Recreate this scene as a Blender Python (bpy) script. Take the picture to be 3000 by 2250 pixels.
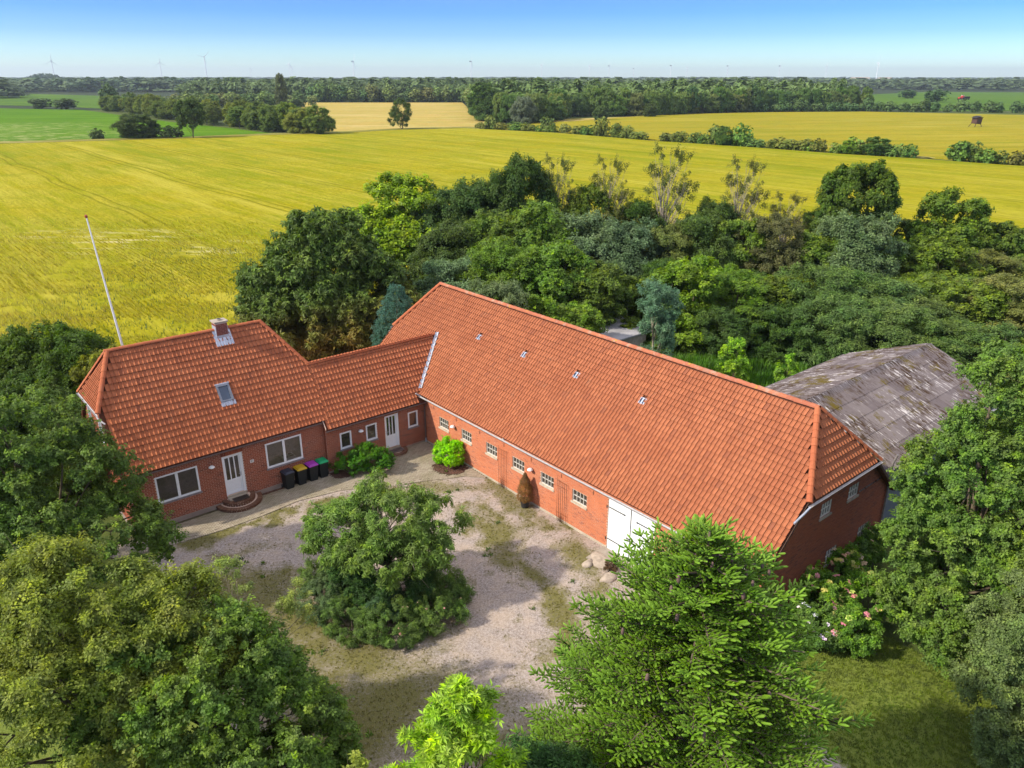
import bpy, math, random
import numpy as np
from math import radians as rad, sin, cos, pi, sqrt, atan2, tan
for _o in list(bpy.data.objects): bpy.data.objects.remove(_o)
scene = bpy.context.scene
# ------------------------------------------------------------------ camera, sky, sun, exposure
cam_d = bpy.data.cameras.new('camera'); cam = bpy.data.objects.new('camera', cam_d)
scene.collection.objects.link(cam); scene.camera = cam
CAMZ = 20.794
cam.location = (0, 0, CAMZ); cam.rotation_euler = (rad(90-21.572), 0, 0)
cam_d.sensor_width = 36; cam_d.lens = 27.196; cam_d.clip_start = 0.3; cam_d.clip_end = 40000
SUN = np.array([2.77, 0.98, -2.25]); SUN = SUN/np.linalg.norm(SUN)      # direction the light travels
elev = math.asin(-SUN[2]); azim = atan2(-SUN[0], -SUN[1])
world = bpy.data.worlds.new('World'); scene.world = world; world.use_nodes = True
wn = world.node_tree; wn.nodes.clear()
wo = wn.nodes.new('ShaderNodeOutputWorld'); bg = wn.nodes.new('ShaderNodeBackground')
sky = wn.nodes.new('ShaderNodeTexSky'); sky.sky_type = 'NISHITA'; sky.sun_disc = False
sky.sun_elevation = elev; sky.sun_rotation = azim; sky.altitude = 0; sky.air_density = 1.0; sky.dust_density = 0.6; sky.ozone_density = 1.0
bg.inputs[1].default_value = 0.15
tc = wn.nodes.new('ShaderNodeTexCoord'); sx = wn.nodes.new('ShaderNodeSeparateXYZ'); wn.links.new(tc.outputs['Generated'], sx.inputs[0])
rp = wn.nodes.new('ShaderNodeValToRGB'); wn.links.new(sx.outputs['Z'], rp.inputs[0])
cr = rp.color_ramp; cr.elements[0].position = 0.0; cr.elements[0].color = (0.85, 1.05, 1.06, 1)
cr.elements[1].position = 0.10; cr.elements[1].color = (0.085, 0.255, 0.74, 1)
for p_, c_ in ((.021, (.50, .76, 1.0, 1)), (.047, (.23, .46, .87, 1)), (.07, (.13, .34, .80, 1))): e_ = cr.elements.new(p_); e_.color = c_
mx = wn.nodes.new('ShaderNodeMix'); mx.data_type = 'RGBA'; mx.blend_type = 'MULTIPLY'; mx.inputs[0].default_value = 1
wn.links.new(sky.outputs[0], mx.inputs[6]); wn.links.new(rp.outputs[0], mx.inputs[7])
# cloud-like veil added above the view to neutralise sky fill, fading towards the horizon
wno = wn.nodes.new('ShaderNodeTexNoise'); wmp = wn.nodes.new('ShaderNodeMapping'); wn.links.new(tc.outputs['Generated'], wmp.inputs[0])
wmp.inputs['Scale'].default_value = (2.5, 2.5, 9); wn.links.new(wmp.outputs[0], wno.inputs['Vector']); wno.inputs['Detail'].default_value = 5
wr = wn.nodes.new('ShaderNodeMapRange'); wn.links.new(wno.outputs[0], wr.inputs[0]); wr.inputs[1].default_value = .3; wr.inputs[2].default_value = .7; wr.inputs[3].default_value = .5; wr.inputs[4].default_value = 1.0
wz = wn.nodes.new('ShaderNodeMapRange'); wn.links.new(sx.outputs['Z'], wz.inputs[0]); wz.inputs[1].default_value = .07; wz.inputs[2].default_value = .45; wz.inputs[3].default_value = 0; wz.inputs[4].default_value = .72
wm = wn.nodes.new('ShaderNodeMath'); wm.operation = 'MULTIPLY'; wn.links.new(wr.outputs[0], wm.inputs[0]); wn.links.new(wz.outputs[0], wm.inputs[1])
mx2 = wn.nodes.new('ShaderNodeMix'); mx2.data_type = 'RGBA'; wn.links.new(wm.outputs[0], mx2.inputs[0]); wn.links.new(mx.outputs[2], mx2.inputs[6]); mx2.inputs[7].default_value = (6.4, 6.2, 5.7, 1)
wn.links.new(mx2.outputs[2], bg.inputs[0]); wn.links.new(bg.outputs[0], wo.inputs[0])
sun_d = bpy.data.lights.new('sun', 'SUN'); sun_o = bpy.data.objects.new('sun', sun_d); scene.collection.objects.link(sun_o)
sun_d.energy = 3.0; sun_d.angle = rad(1.6); sun_d.color = (1.0, 0.91, 0.76)
from mathutils import Vector, Matrix
sun_o.rotation_euler = Vector(SUN).to_track_quat('-Z', 'Y').to_euler(); sun_o.location = (-60, -20, 60)
scene.view_settings.view_transform = 'Standard'; scene.view_settings.look = 'None'
scene.view_settings.exposure = 0.85; scene.view_settings.gamma = 1.0; scene.view_settings.use_curve_mapping = False
# ------------------------------------------------------------------ helpers
rng = np.random.default_rng(7); random.seed(7)
ANG = rad(90-50.022); P0 = np.array([-5.267, 42.972, 0.0])              # farm frame: x along the house, y away from the yard
CA, SA = cos(ANG), sin(ANG)
def F2W(x, y, z=0.0): return (P0[0]+x*CA-y*SA, P0[1]+x*SA+y*CA, z)
def link(o, parent=None):
    scene.collection.objects.link(o)
    if parent is not None: o.parent = parent
    return o
def tag(o, label=None, cat=None, group=None, kind=None):
    if label: o['label'] = label
    if cat: o['category'] = cat
    if group: o['group'] = group
    if kind: o['kind'] = kind
    return o
def thing(name, label, cat, loc=(0, 0, 0), rz=0.0, group=None):
    o = bpy.data.objects.new(name, None); o.location = loc; o.rotation_euler = (0, 0, rz); o.empty_display_size = .3
    link(o); return tag(o, label, cat, group)
def raw_mesh(name, V, Fc, mat=None, attr=None, smooth=False):
    """V (n,3); Fc (m,k) array of equal sized faces or list of lists"""
    me = bpy.data.meshes.new(name)
    V = np.asarray(V, np.float32)
    if isinstance(Fc, np.ndarray) and Fc.ndim == 2:
        m, k = Fc.shape
        me.vertices.add(len(V)); me.vertices.foreach_set('co', V.ravel())
        me.loops.add(m*k); me.loops.foreach_set('vertex_index', Fc.astype(np.int32).ravel())
        me.polygons.add(m); me.polygons.foreach_set('loop_start', np.arange(0, m*k, k, dtype=np.int32))
        me.update(calc_edges=True)
    else:
        me.from_pydata([tuple(map(float, v)) for v in V], [], [tuple(int(i) for i in f) for f in Fc])
    if smooth: me.polygons.foreach_set('use_smooth', np.ones(len(me.polygons), bool))
    else: me.shade_flat()
    if attr is not None:
        for an, av in attr.items():
            a = me.attributes.new(an, 'FLOAT', 'POINT'); a.data.foreach_set('value', np.asarray(av, np.float32))
    if mat: me.materials.append(mat)
    return me
def obj(name, me, parent=None, mw=None):
    o = bpy.data.objects.new(name, me); link(o, parent)
    if mw is not None: o.matrix_basis = mw
    return o
class MB:
    def __init__(s): s.v = []; s.f = []
    def quad(s, a, b, c, d): i = len(s.v); s.v += [a, b, c, d]; s.f.append((i, i+1, i+2, i+3)); return s
    def poly(s, pts): i = len(s.v); s.v += list(pts); s.f.append(tuple(range(i, i+len(pts)))); return s
    def box(s, x0, x1, y0, y1, z0, z1, M=None):
        p = [(x0, y0, z0), (x1, y0, z0), (x1, y1, z0), (x0, y1, z0), (x0, y0, z1), (x1, y0, z1), (x1, y1, z1), (x0, y1, z1)]
        if M is not None: p = [tuple(M @ Vector(q)) for q in p]
        i = len(s.v); s.v += p
        s.f += [(i+a, i+b, i+c, i+d) for a, b, c, d in ((0, 3, 2, 1), (4, 5, 6, 7), (0, 1, 5, 4), (1, 2, 6, 5), (2, 3, 7, 6), (3, 0, 4, 7))]
        return s
    def prism(s, pts, h, M=None, taper=1.0):
        n = len(pts); i = len(s.v); cx = sum(p[0] for p in pts)/n; cy = sum(p[1] for p in pts)/n
        q = [(p[0], p[1], 0) for p in pts]+[(cx+(p[0]-cx)*taper, cy+(p[1]-cy)*taper, h) for p in pts]
        if M is not None: q = [tuple(M @ Vector(t)) for t in q]
        s.v += q; s.f.append(tuple(i+k for k in reversed(range(n)))); s.f.append(tuple(i+n+k for k in range(n)))
        for k in range(n): s.f.append((i+k, i+(k+1) % n, i+n+(k+1) % n, i+n+k))
        return s
    def tube(s, path, rad_, n=6, cap=True, arc=None):
        path = [np.array(p, float) for p in path]; rs = rad_ if hasattr(rad_, '__len__') else [rad_]*len(path)
        base = len(s.v); up0 = np.array([0, 0, 1.0])
        for k, p in enumerate(path):
            d = path[min(k+1, len(path)-1)]-path[max(k-1, 0)]; d = d/(np.linalg.norm(d)+1e-9)
            u = np.cross(d, up0 if abs(d[2]) < .95 else np.array([1.0, 0, 0])); u /= np.linalg.norm(u); w = np.cross(u, d)
            for j in range(n):
                a = 2*pi*j/n; s.v.append(tuple(p+rs[k]*(cos(a)*u+sin(a)*w)))
        for k in range(len(path)-1):
            for j in range(n):
                a = base+k*n+j; b = base+k*n+(j+1) % n; s.f.append((a, b, b+n, a+n))
        if cap: s.f.append(tuple(base+j for j in reversed(range(n)))); s.f.append(tuple(base+(len(path)-1)*n+j for j in range(n)))
        return s
    def build(s, name, mat, parent=None, smooth=False, mw=None):
        return obj(name, raw_mesh(name, s.v, s.f, mat, smooth=smooth), parent, mw)
def scat(V, Fc, Ms):
    """replicate unit mesh by an (n,3,4) array of matrices"""
    V = np.asarray(V, np.float32); Fc = np.asarray(Fc); Ms = np.asarray(Ms, np.float32)
    P = np.einsum('nij,vj->nvi', Ms[:, :, :3], V)+Ms[:, None, :, 3]
    n = len(Ms); idx = (Fc[None]+(np.arange(n)*len(V))[:, None, None]).reshape(-1, Fc.shape[1])
    return P.reshape(-1, 3), idx
def inview(P, margin=0.03):
    """P world points (n,3) -> (distance, mask)"""
    P = np.asarray(P, float); t = rad(21.572); d = P-np.array([0, 0, CAMZ])
    z = d[:, 1]*cos(t)-d[:, 2]*sin(t); y = -d[:, 1]*sin(t)-d[:, 2]*cos(t); x = d[:, 0]
    f = 2266.33; u = x/z*f/1500; v = y/z*f/1125
    return z, (z > 1) & (abs(u) < 1-margin) & (abs(v) < 1-margin)
# ------------------------------------------------------------------ materials
class NT:
    def __init__(s, name):
        s.m = bpy.data.materials.new(name); s.m.use_nodes = True; s.t = s.m.node_tree; s.t.nodes.clear()
        s.out = s.t.nodes.new('ShaderNodeOutputMaterial')
    def n(s, ty, **kw):
        nd = s.t.nodes.new('ShaderNode'+ty)
        for k, v in kw.items():
            if k.startswith('_'): setattr(nd, k[1:], v)
            else:
                key = int(k[1:]) if k[0] == 'i' and k[1:].isdigit() else k.replace('_', ' ')
                if hasattr(v, 'is_linked') or isinstance(v, bpy.types.NodeSocket): s.t.links.new(v, nd.inputs[key])
                else: nd.inputs[key].default_value = v
        return nd
    def math(s, op, a, b=0.0, c=None, clamp=False):
        nd = s.t.nodes.new('ShaderNodeMath'); nd.operation = op; nd.use_clamp = clamp
        for i, v in enumerate((a, b, c)):
            if v is None: continue
            if isinstance(v, bpy.types.NodeSocket): s.t.links.new(v, nd.inputs[i])
            else: nd.inputs[i].default_value = v
        return nd.outputs[0]
    def mix(s, fac, a, b, blend='MIX'):
        nd = s.t.nodes.new('ShaderNodeMix'); nd.data_type = 'RGBA'; nd.blend_type = blend
        for i, v in ((0, fac), (6, a), (7, b)):
            if isinstance(v, bpy.types.NodeSocket): s.t.links.new(v, nd.inputs[i])
            else: nd.inputs[i].default_value = (v if i == 0 else (*v, 1) if len(v) == 3 else v)
        return nd.outputs[2]
    def ramp(s, x, a, b, lo=0.0, hi=1.0):
        nd = s.t.nodes.new('ShaderNodeMapRange'); s.t.links.new(x, nd.inputs[0])
        for i, v in ((1, a), (2, b), (3, lo), (4, hi)): nd.inputs[i].default_value = v
        return nd.outputs[0]
    def coord(s, scale=(1, 1, 1), rot=(0, 0, 0), kind='Object'):
        m = s.t.nodes.new('ShaderNodeMapping')
        if kind == 'Object': c = s.t.nodes.new('ShaderNodeNewGeometry'); s.t.links.new(c.outputs['Position'], m.inputs[0])
        else: c = s.t.nodes.new('ShaderNodeTexCoord'); s.t.links.new(c.outputs[kind], m.inputs[0])
        m.inputs['Scale'].default_value = scale; m.inputs['Rotation'].default_value = rot
        return m.outputs[0]
    def noise(s, vec, sc, det=3, rough=.55):
        return s.n('TexNoise', Vector=vec, Scale=sc, Detail=det, Roughness=rough).outputs[0]
    def attr(s, name):
        a = s.t.nodes.new('ShaderNodeAttribute'); a.attribute_name = name; return a.outputs['Fac']
    def rnd(s):
        g = s.t.nodes.new('ShaderNodeNewGeometry'); o = s.t.nodes.new('ShaderNodeObjectInfo')
        return s.math('FRACT', s.math('ADD', g.outputs['Random Per Island'], o.outputs['Random']))
    def bump(s, h, st=.3, dist=.02):
        return s.n('Bump', Height=h, Strength=st, Distance=dist).outputs[0]
    def bsdf(s, col, rough=.8, spec=.3, nrm=None, metal=0.0, **kw):
        b = s.n('BsdfPrincipled', Roughness=rough, Metallic=metal)
        b.inputs['Specular IOR Level'].default_value = spec
        if isinstance(col, bpy.types.NodeSocket): s.t.links.new(col, b.inputs['Base Color'])
        else: b.inputs['Base Color'].default_value = (*col, 1)
        if nrm is not None: s.t.links.new(nrm, b.inputs['Normal'])
        return b
    def done(s, sh):
        s.t.links.new(sh.outputs[0] if not isinstance(sh, bpy.types.NodeSocket) else sh, s.out.inputs[0]); return s.m
def flat(name, col, rough=.7, spec=.3, metal=0.0, var=.18, sc=6):
    t = NT(name); v = t.coord(); n = t.noise(v, sc, 4)
    c = t.mix(t.ramp(n, .3, .7), [x*(1-var) for x in col], [min(x*(1+var), 1) for x in col])
    return t.done(t.bsdf(c, rough, spec, metal=metal, nrm=t.bump(t.noise(v, sc*6, 3), .12, .01)))
def brick_mat(name, a, b, c):
    t = NT(name); v = t.coord(); r = t.rnd()
    col = t.mix(r, a, b); col = t.mix(t.ramp(t.math('FRACT', t.math('MULTIPLY', r, 7.31)), .78, 1.0), col, c)
    big = t.noise(v, .55, 4); col = t.mix(t.ramp(big, .42, .72, 0, .55), col, (a[0]*1.25, a[1]*1.05, a[2]*.8))
    col = t.mix(t.ramp(t.noise(v, 22, 4), .4, .75, 0, .35), col, (a[0]*.55, a[1]*.5, a[2]*.5))
    return t.done(t.bsdf(col, .88, .2, t.bump(t.noise(v, 60, 3), .35, .01)))
M_brick = brick_mat('brick_red', (.33, .10, .055), (.22, .07, .042), (.12, .045, .034))
M_brickb = brick_mat('brick_barn', (.58, .20, .095), (.50, .155, .075), (.32, .11, .07))
def mortar(name, col, d):
    t = NT(name); v = t.coord()
    c = t.mix(t.ramp(t.noise(v, 1.1, 4), .35, .65), col, d)
    c = t.mix(t.ramp(t.noise(v, 9, 4), .55, .75, 0, .5), c, [x*.6 for x in d])
    return t.done(t.bsdf(c, .95, .1, t.bump(t.noise(v, 50, 3), .3, .01)))
M_mort = mortar('mortar_house', (.66, .50, .40), (.52, .37, .29)); M_mortb = mortar('mortar_barn', (.70, .52, .40), (.56, .34, .23))
M_plinth = flat('render_plinth', (.30, .235, .20), .9, .1, sc=2); M_plinthb = flat('render_plinth_pale', (.46, .40, .31), .9, .1, sc=2)
M_conc = flat('concrete', (.36, .31, .25), .9, .15, var=.22, sc=3)
def tile_mat(name, a, b, c, moss=.0):
    t = NT(name); v = t.coord(); r = t.rnd()
    col = t.mix(r, a, b); col = t.mix(t.ramp(t.math('FRACT', t.math('MULTIPLY', r, 5.77)), .9, 1.0, 0, .7), col, c)
    col = t.mix(t.ramp(t.noise(v, .5, 5, .65), .42, .7, 0, .6), col, (a[0]*.7, a[1]*.62, a[2]*.62)); col = t.mix(t.ramp(t.noise(v, 1.7, 5, .7), .6, .8, 0, .5), col, (.30, .20, .13))
    col = t.mix(t.ramp(t.noise(v, 14, 4), .45, .8, 0, .4), col, (a[0]*.5, a[1]*.45, a[2]*.4))
    if moss: col = t.mix(t.ramp(t.noise(v, 2.2, 5, .7), .62-moss*.1, .72, 0, .8), col, (.42, .36, .27)); col = t.mix(t.ramp(t.noise(t.coord((1.7, 1.7, 1.7)), 1.4, 3), .66, .72, 0, .8), col, (.5, .33, .03))
    return t.done(t.bsdf(col, .8, .12, t.bump(t.noise(v, 45, 3), .2, .01)))
M_tile = tile_mat('clay_tile_house', (.49, .165, .074), (.37, .12, .055), (.24, .085, .05))
M_tileb = tile_mat('clay_tile_barn', (.47, .168, .078), (.36, .125, .06), (.26, .095, .055))
M_ridge = tile_mat('clay_ridge', (.52, .17, .075), (.44, .13, .06), (.40, .19, .11))
M_ridgeb = tile_mat('clay_ridge_weathered', (.50, .18, .09), (.42, .14, .08), (.40, .26, .18), moss=1)
M_dirtshade = flat('tile_joint_dirt_shade', (.085, .028, .014), .95, .05, var=.3, sc=4)  # joint dirt plus the shadow under tile edges, painted as one dark colour
M_under = flat('roof_underlay', (.13, .05, .03), .95, .1)
M_white = flat('white_paint', (.78, .79, .80), .4, .4, var=.03)
M_upvc = flat('white_upvc', (.76, .79, .84), .35, .45, var=.03)
M_wdoor = flat('white_board_paint', (.83, .86, .87), .55, .3, var=.05)
M_cream = flat('cream_iron', (.66, .63, .56), .6, .3, var=.12, sc=14)
M_iron = flat('black_iron', (.03, .028, .03), .6, .4)
M_rust = flat('rusty_iron', (.16, .07, .045), .9, .2, var=.4, sc=20)
M_zinc = flat('zinc', (.45, .48, .55), .42, .5, metal=.35, var=.2)
M_gut = flat('gutter_brown', (.17, .115, .10), .5, .4); M_gutw = flat('gutter_pale', (.42, .40, .40), .45, .4)
M_wood = flat('dark_timber', (.09, .05, .035), .85, .2, var=.3)
M_bark = flat('bark', (.15, .12, .085), .95, .1, var=.35, sc=8); M_barkp = flat('bark_pale', (.36, .31, .24), .95, .1, var=.3, sc=8)
M_sill = flat('slate_sill', (.22, .20, .22), .7, .3); M_sillb = flat('concrete_sill', (.52, .46, .36), .9, .2, var=.2)
def glass_mat(name, col, a):
    t = NT(name); g = t.n('BsdfGlossy', Roughness=.04, Color=(.95, .97, 1, 1)); tr = t.n('BsdfTransparent', Color=(*col, 1)); d = t.n('BsdfDiffuse', Color=(.10, .085, .07, 1))
    m1 = t.n('MixShader', Fac=a); t.t.links.new(tr.outputs[0], m1.inputs[1]); t.t.links.new(d.outputs[0], m1.inputs[2])
    fr = t.n('Fresnel', IOR=1.5); m2 = t.n('MixShader'); t.t.links.new(t.math('ADD', fr.outputs[0], .03), m2.inputs[0]); t.t.links.new(m1.outputs[0], m2.inputs[1]); t.t.links.new(g.outputs[0], m2.inputs[2])
    return t.done(m2)
M_glass = glass_mat('window_glass', (.75, .78, .8), .45); M_glassd = glass_mat('stable_glass', (.3, .3, .36), .55)
t = NT('skylight_glass'); M_sky = t.done(t.bsdf((.03, .06, .11), .04, .9))
# foliage: base colour from the object's colour, varied per leaf and per bough
def leaf_mat(name, trans=.36, rough=.5, tip=None, huev=.7, young=True):
    t = NT(name); oi = t.n('ObjectInfo'); g = t.n('NewGeometry'); r = g.outputs['Random Per Island']; v = t.coord()
    base = oi.outputs['Color']
    big = t.noise(v, .55, 3); fine = t.noise(v, 2.6, 2)
    hs = t.n('HueSaturation', Color=base, Hue=t.math('ADD', .5, t.math('MULTIPLY', t.math('SUBTRACT', big, .5), -.10*huev)),
             Value=t.math('ADD', t.ramp(r, 0, 1, .78, 1.62), t.math('MULTIPLY', t.math('SUBTRACT', fine, .5), 1.1)), Saturation=t.ramp(fine, .3, .7, .92, 1.12))
    col = hs.outputs[0]
    if young:
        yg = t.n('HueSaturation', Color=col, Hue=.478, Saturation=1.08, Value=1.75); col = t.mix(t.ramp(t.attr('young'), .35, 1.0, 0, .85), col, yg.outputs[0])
    if tip: col = t.mix(t.math('MULTIPLY', t.attr('tip'), t.ramp(t.noise(v, .8, 2), .3, .65, .35, 1.0)), col, tip)
    b = t.bsdf(col, rough, .2)
    tr = t.n('BsdfTranslucent', Color=t.mix(.6, col, (.30, .42, .02), 'MULTIPLY') if False else col)
    hs2 = t.n('HueSaturation', Color=col, Hue=.487, Saturation=1.1, Value=1.35); t.t.links.new(hs2.outputs[0], tr.inputs[0])
    m = t.n('MixShader', Fac=trans); t.t.links.new(b.outputs[0], m.inputs[1]); t.t.links.new(tr.outputs[0], m.inputs[2])
    return t.done(m)
M_leaf = leaf_mat('foliage'); M_leaff = leaf_mat('foliage_far', .22, .7, young=False)
M_fir = leaf_mat('fir_needles', .12, .5, tip=(.27, .48, .05), young=False)
M_chest = leaf_mat('chestnut_leaves', .25, .5, tip=(.30, .17, .035))
M_petal = flat('petals', (.75, .5, .3), .7, .1, var=.1)
t = NT('petal_tint'); M_flower = t.done(t.bsdf(t.n('ObjectInfo').outputs['Color'], .7, .1))
COL = dict(bright=(.16, .24, .024), dark=(.062, .108, .026), mid=(.105, .165, .026), light=(.125, .215, .03), grey=(.12, .17, .07), olive=(.145, .175, .045),
           brown=(.12, .135, .045), feather=(.105, .165, .045), sparse=(.12, .14, .035), lone=(.085, .15, .024))
HAZE = 0.00009
# ------------------------------------------------------------------ ground and fields
def vnoise(x, y, s, seed=0):
    """smooth value noise for baked wear masks"""
    r = np.random.default_rng(seed); G = r.random((256, 256)); X = x/s+100; Y = y/s+100
    i = np.floor(X).astype(int); j = np.floor(Y).astype(int); fx = X-i; fy = Y-j; fx = fx*fx*(3-2*fx); fy = fy*fy*(3-2*fy)
    g = lambda a, b: G[a % 256, b % 256]
    return (g(i, j)*(1-fx)+g(i+1, j)*fx)*(1-fy)+(g(i, j+1)*(1-fx)+g(i+1, j+1)*fx)*fy
def fbm(x, y, s, seed=0, o=4): return sum(vnoise(x, y, s/2**k, seed+k)*.5**k for k in range(o))/(2-.5**(o-1))
t = NT('meadow'); v = t.coord(); big = t.noise(v, .006, 4); n2 = t.noise(v, .9, 5); n3 = t.noise(v, 7, 4)
c = t.mix(t.ramp(n2, .35, .7), (.055, .085, .02), (.12, .15, .035)); c = t.mix(t.ramp(n3, .5, .8, 0, .5), c, (.16, .13, .05)); c = t.mix(t.ramp(big, .4, .6, 0, .4), c, (.09, .11, .03))
M_meadow = t.done(t.bsdf(c, .95, .1, t.bump(n3, .6, .08)))
def sheet(name, pts, mat, z=.0, kind='structure', thick=0.0, label=None):
    b = MB(); b.poly([(x, y, z) for x, y in pts])
    if thick:
        n = len(pts)
        for k in range(n):
            a, c_ = pts[k], pts[(k+1) % n]; b.quad((a[0], a[1], z-thick), (c_[0], c_[1], z-thick), (c_[0], c_[1], z), (a[0], a[1], z))
    o = b.build(name, mat); return tag(o, label, kind=kind)
sheet('ground', [(-16000, -3000), (16000, -3000), (16000, 20000), (-16000, 20000)], M_meadow, 0.0)
ROW = atan2(242.85-129.37, -146.19+52.9)          # drilling direction of the near field
def crop(name, a, b, c3, ang, tram=24.0, pale=None, streak=.5):
    t = NT(name); v = t.coord(rot=(0, 0, -ang)); co = t.t.nodes.new('ShaderNodeSeparateXYZ'); t.t.links.new(v, co.inputs[0])
    big = t.noise(v, .012, 4); ob = t.coord()
    mp = t.t.nodes.new('ShaderNodeMapping'); t.t.links.new(v, mp.inputs[0]); mp.inputs['Scale'].default_value = (.045, .9, 1)
    st = t.noise(mp.outputs[0], 1.0, 5, .6)
    mp2 = t.t.nodes.new('ShaderNodeMapping'); t.t.links.new(v, mp2.inputs[0]); mp2.inputs['Scale'].default_value = (.9, 2.6, 1)
    mp4 = t.t.nodes.new('ShaderNodeMapping'); t.t.links.new(v, mp4.inputs[0]); mp4.inputs['Scale'].default_value = (.012, .11, 1); co_ = t.noise(mp4.outputs[0], 1.0, 5, .7)
    fi = t.noise(mp2.outputs[0], 1.0, 6, .65); mid = t.noise(ob, .05, 5, .6)
    col = t.mix(t.ramp(big, .38, .62), a, b); col = t.mix(t.ramp(st, .35, .7, 0, streak), col, c3); col = t.mix(t.ramp(mid, .42, .65, 0, .6), col, (a[0]*1.2, a[1]*1.0, a[2]*1.5)); col = t.mix(t.ramp(t.noise(ob, .11, 4), .5, .7, 0, .45), col, (a[0]*.68, a[1]*.78, a[2]))
    col = t.mix(t.ramp(fi, .4, .72, 0, .7), col, [x*.48 for x in a])
    col = t.mix(t.ramp(co_, .54, .66, 0, .6), col, (c3[0]*.95, c3[1]*.97, c3[2])); col = t.mix(t.ramp(co_, .46, .36, 0, .6), col, (b[0]*.82, b[1]*.9, b[2]))
    # tramlines: pairs of wheel tracks
    wob = t.math('MULTIPLY', t.math('SUBTRACT', t.noise(v, .02, 2), .5), 5.0)
    yy = t.math('ADD', co.outputs[1], wob)
    for off in (0.0, 1.9):
        q = t.math('ABSOLUTE', t.math('SUBTRACT', t.math('FRACT', t.math('DIVIDE', t.math('ADD', yy, off), tram)), .5))
        k = t.math('MULTIPLY', t.ramp(q, .0, .42/tram, 1, 0), t.ramp(t.noise(v, .09, 3), .3, .55, .35, .9))
        col = t.mix(k, col, [x*.5 for x in a])
    if pale:
        # lodged, bleached patches
        d = None
        for (px, py, r) in pale:
            s_ = t.t.nodes.new('ShaderNodeVectorMath'); s_.operation = 'DISTANCE'; t.t.links.new(ob, s_.inputs[0]); s_.inputs[1].default_value = (px, py, 0.0)
            w_ = t.ramp(s_.outputs['Value'], r, r*.35, 0, 1); d = w_ if d is None else t.math('MAXIMUM', d, w_)
        mp3 = t.t.nodes.new('ShaderNodeMapping'); t.t.links.new(t.coord(rot=(0, 0, .15)), mp3.inputs[0]); mp3.inputs['Scale'].default_value = (.16, .6, 1)
        pn = t.noise(mp3.outputs[0], 1.0, 5, .65)
        col = t.mix(t.math('MULTIPLY', d, t.ramp(pn, .50, .68, 0, .8), clamp=True), col, (.58, .52, .26))
    h = t.math('ADD', t.math('MULTIPLY', fi, .8), st)
    return t.done(t.bsdf(col, 1.0, .02, t.bump(h, .7, .4)))
M_grain = crop('grain', (.315, .305, .006), (.215, .245, .004), (.47, .40, .05), ROW, 21, streak=.85, pale=[(-52, 104, 11), (-37, 98, 8), (-64, 108, 7)])
M_grain2 = crop('grain_far', (.335, .295, .014), (.25, .25, .01), (.46, .38, .07), .12, 28)
M_grain3 = crop('grain_tan', (.46, .36, .07), (.38, .31, .045), (.60, .48, .2), .1, 30, streak=.8)
M_green = crop('green_crop', (.105, .23, .008), (.07, .175, .008), (.15, .27, .02), .05, 40, pale=[(-185, 300, 60), (-230, 360, 60)])
M_green2 = crop('green_far', (.10, .19, .02), (.055, .13, .016), (.15, .24, .04), .05, 60)
M_margin = crop('margin', (.22, .22, .03), (.16, .19, .03), (.50, .42, .16), .3, 500, streak=.9)
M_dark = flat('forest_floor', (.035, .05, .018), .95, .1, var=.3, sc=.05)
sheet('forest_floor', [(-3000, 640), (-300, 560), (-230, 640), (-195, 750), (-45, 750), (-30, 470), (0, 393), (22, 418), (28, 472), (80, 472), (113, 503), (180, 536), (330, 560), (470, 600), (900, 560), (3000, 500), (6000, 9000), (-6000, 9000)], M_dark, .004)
near_edge = [(-480, 90), (-480, 190), (-300, 215), (-172.7, 268), (-147.7, 280), (-120.3, 293), (-93.4, 312), (-67, 324), (-47, 345), (-21, 355), (-15.3, 351), (17.6, 325), (48.3, 283), (74, 257), (94.5, 232.5), (112.2, 216), (124, 201.5), (140, 190), (300, 90), (300, -40), (90, -40), (72, 60), (58, 96), (-8, 92), (-22, 60), (-26, 52), (-32, 46), (-60, 30), (-480, -60)]
sheet('near_grain_field', near_edge, M_grain, .5, thick=.5)
sheet('far_grain_field', [(-12, 362), (20, 334), (51, 291), (78, 265), (98, 240), (116, 224), (128, 208), (145, 198), (420, 60), (620, 300), (305, 490), (231, 540), (170, 531), (92, 500), (70, 470), (30, 430), (22, 408), (0, 392), (-6, 380)], M_grain2, .35, thick=.35)
sheet('tan_grain_field', [(-84, 318), (-67, 331), (-47, 352), (-21, 362), (-14, 366), (-4, 383), (-18, 455), (-28, 560), (-45, 745), (-190, 745), (-128, 487)], M_grain3, .3, thick=.3)
sheet('dry_grass_strip', [(20, 417), (30, 440), (48, 452), (75, 470), (60, 455), (47, 436), (28, 412)], M_grain3, .42, thick=.3)
sheet('field_margin', [(-174, 269), (-148, 281), (-120, 294), (-92, 312), (-67, 325), (-47, 346), (-21, 356), (-14, 352), (-13, 364), (-21, 367), (-48, 356), (-68, 335), (-93, 323), (-121, 303), (-149, 290), (-176, 279), (-300, 238), (-300, 228)], M_margin, .53, thick=.5)
sheet('green_crop_field', [(-520, 230), (-300, 232), (-174, 274), (-148, 286), (-120, 300), (-93, 322), (-104, 334), (-124, 359), (-159, 396), (-209, 457), (-274, 540), (-300, 572), (-374, 600), (-800, 660)], M_green, .25, thick=.25)
sheet('distant_green_field', [(-345, 640), (-300, 600), (-330, 760), (-470, 1000), (-700, 1180), (-1200, 1300), (-900, 900)], M_green2, .3, thick=.3)
sheet('right_green_field', [(245, 600), (300, 556), (420, 560), (900, 640), (1100, 1200), (660, 1320), (470, 1100), (338, 809)], M_green2, .3, thick=.3)
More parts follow.
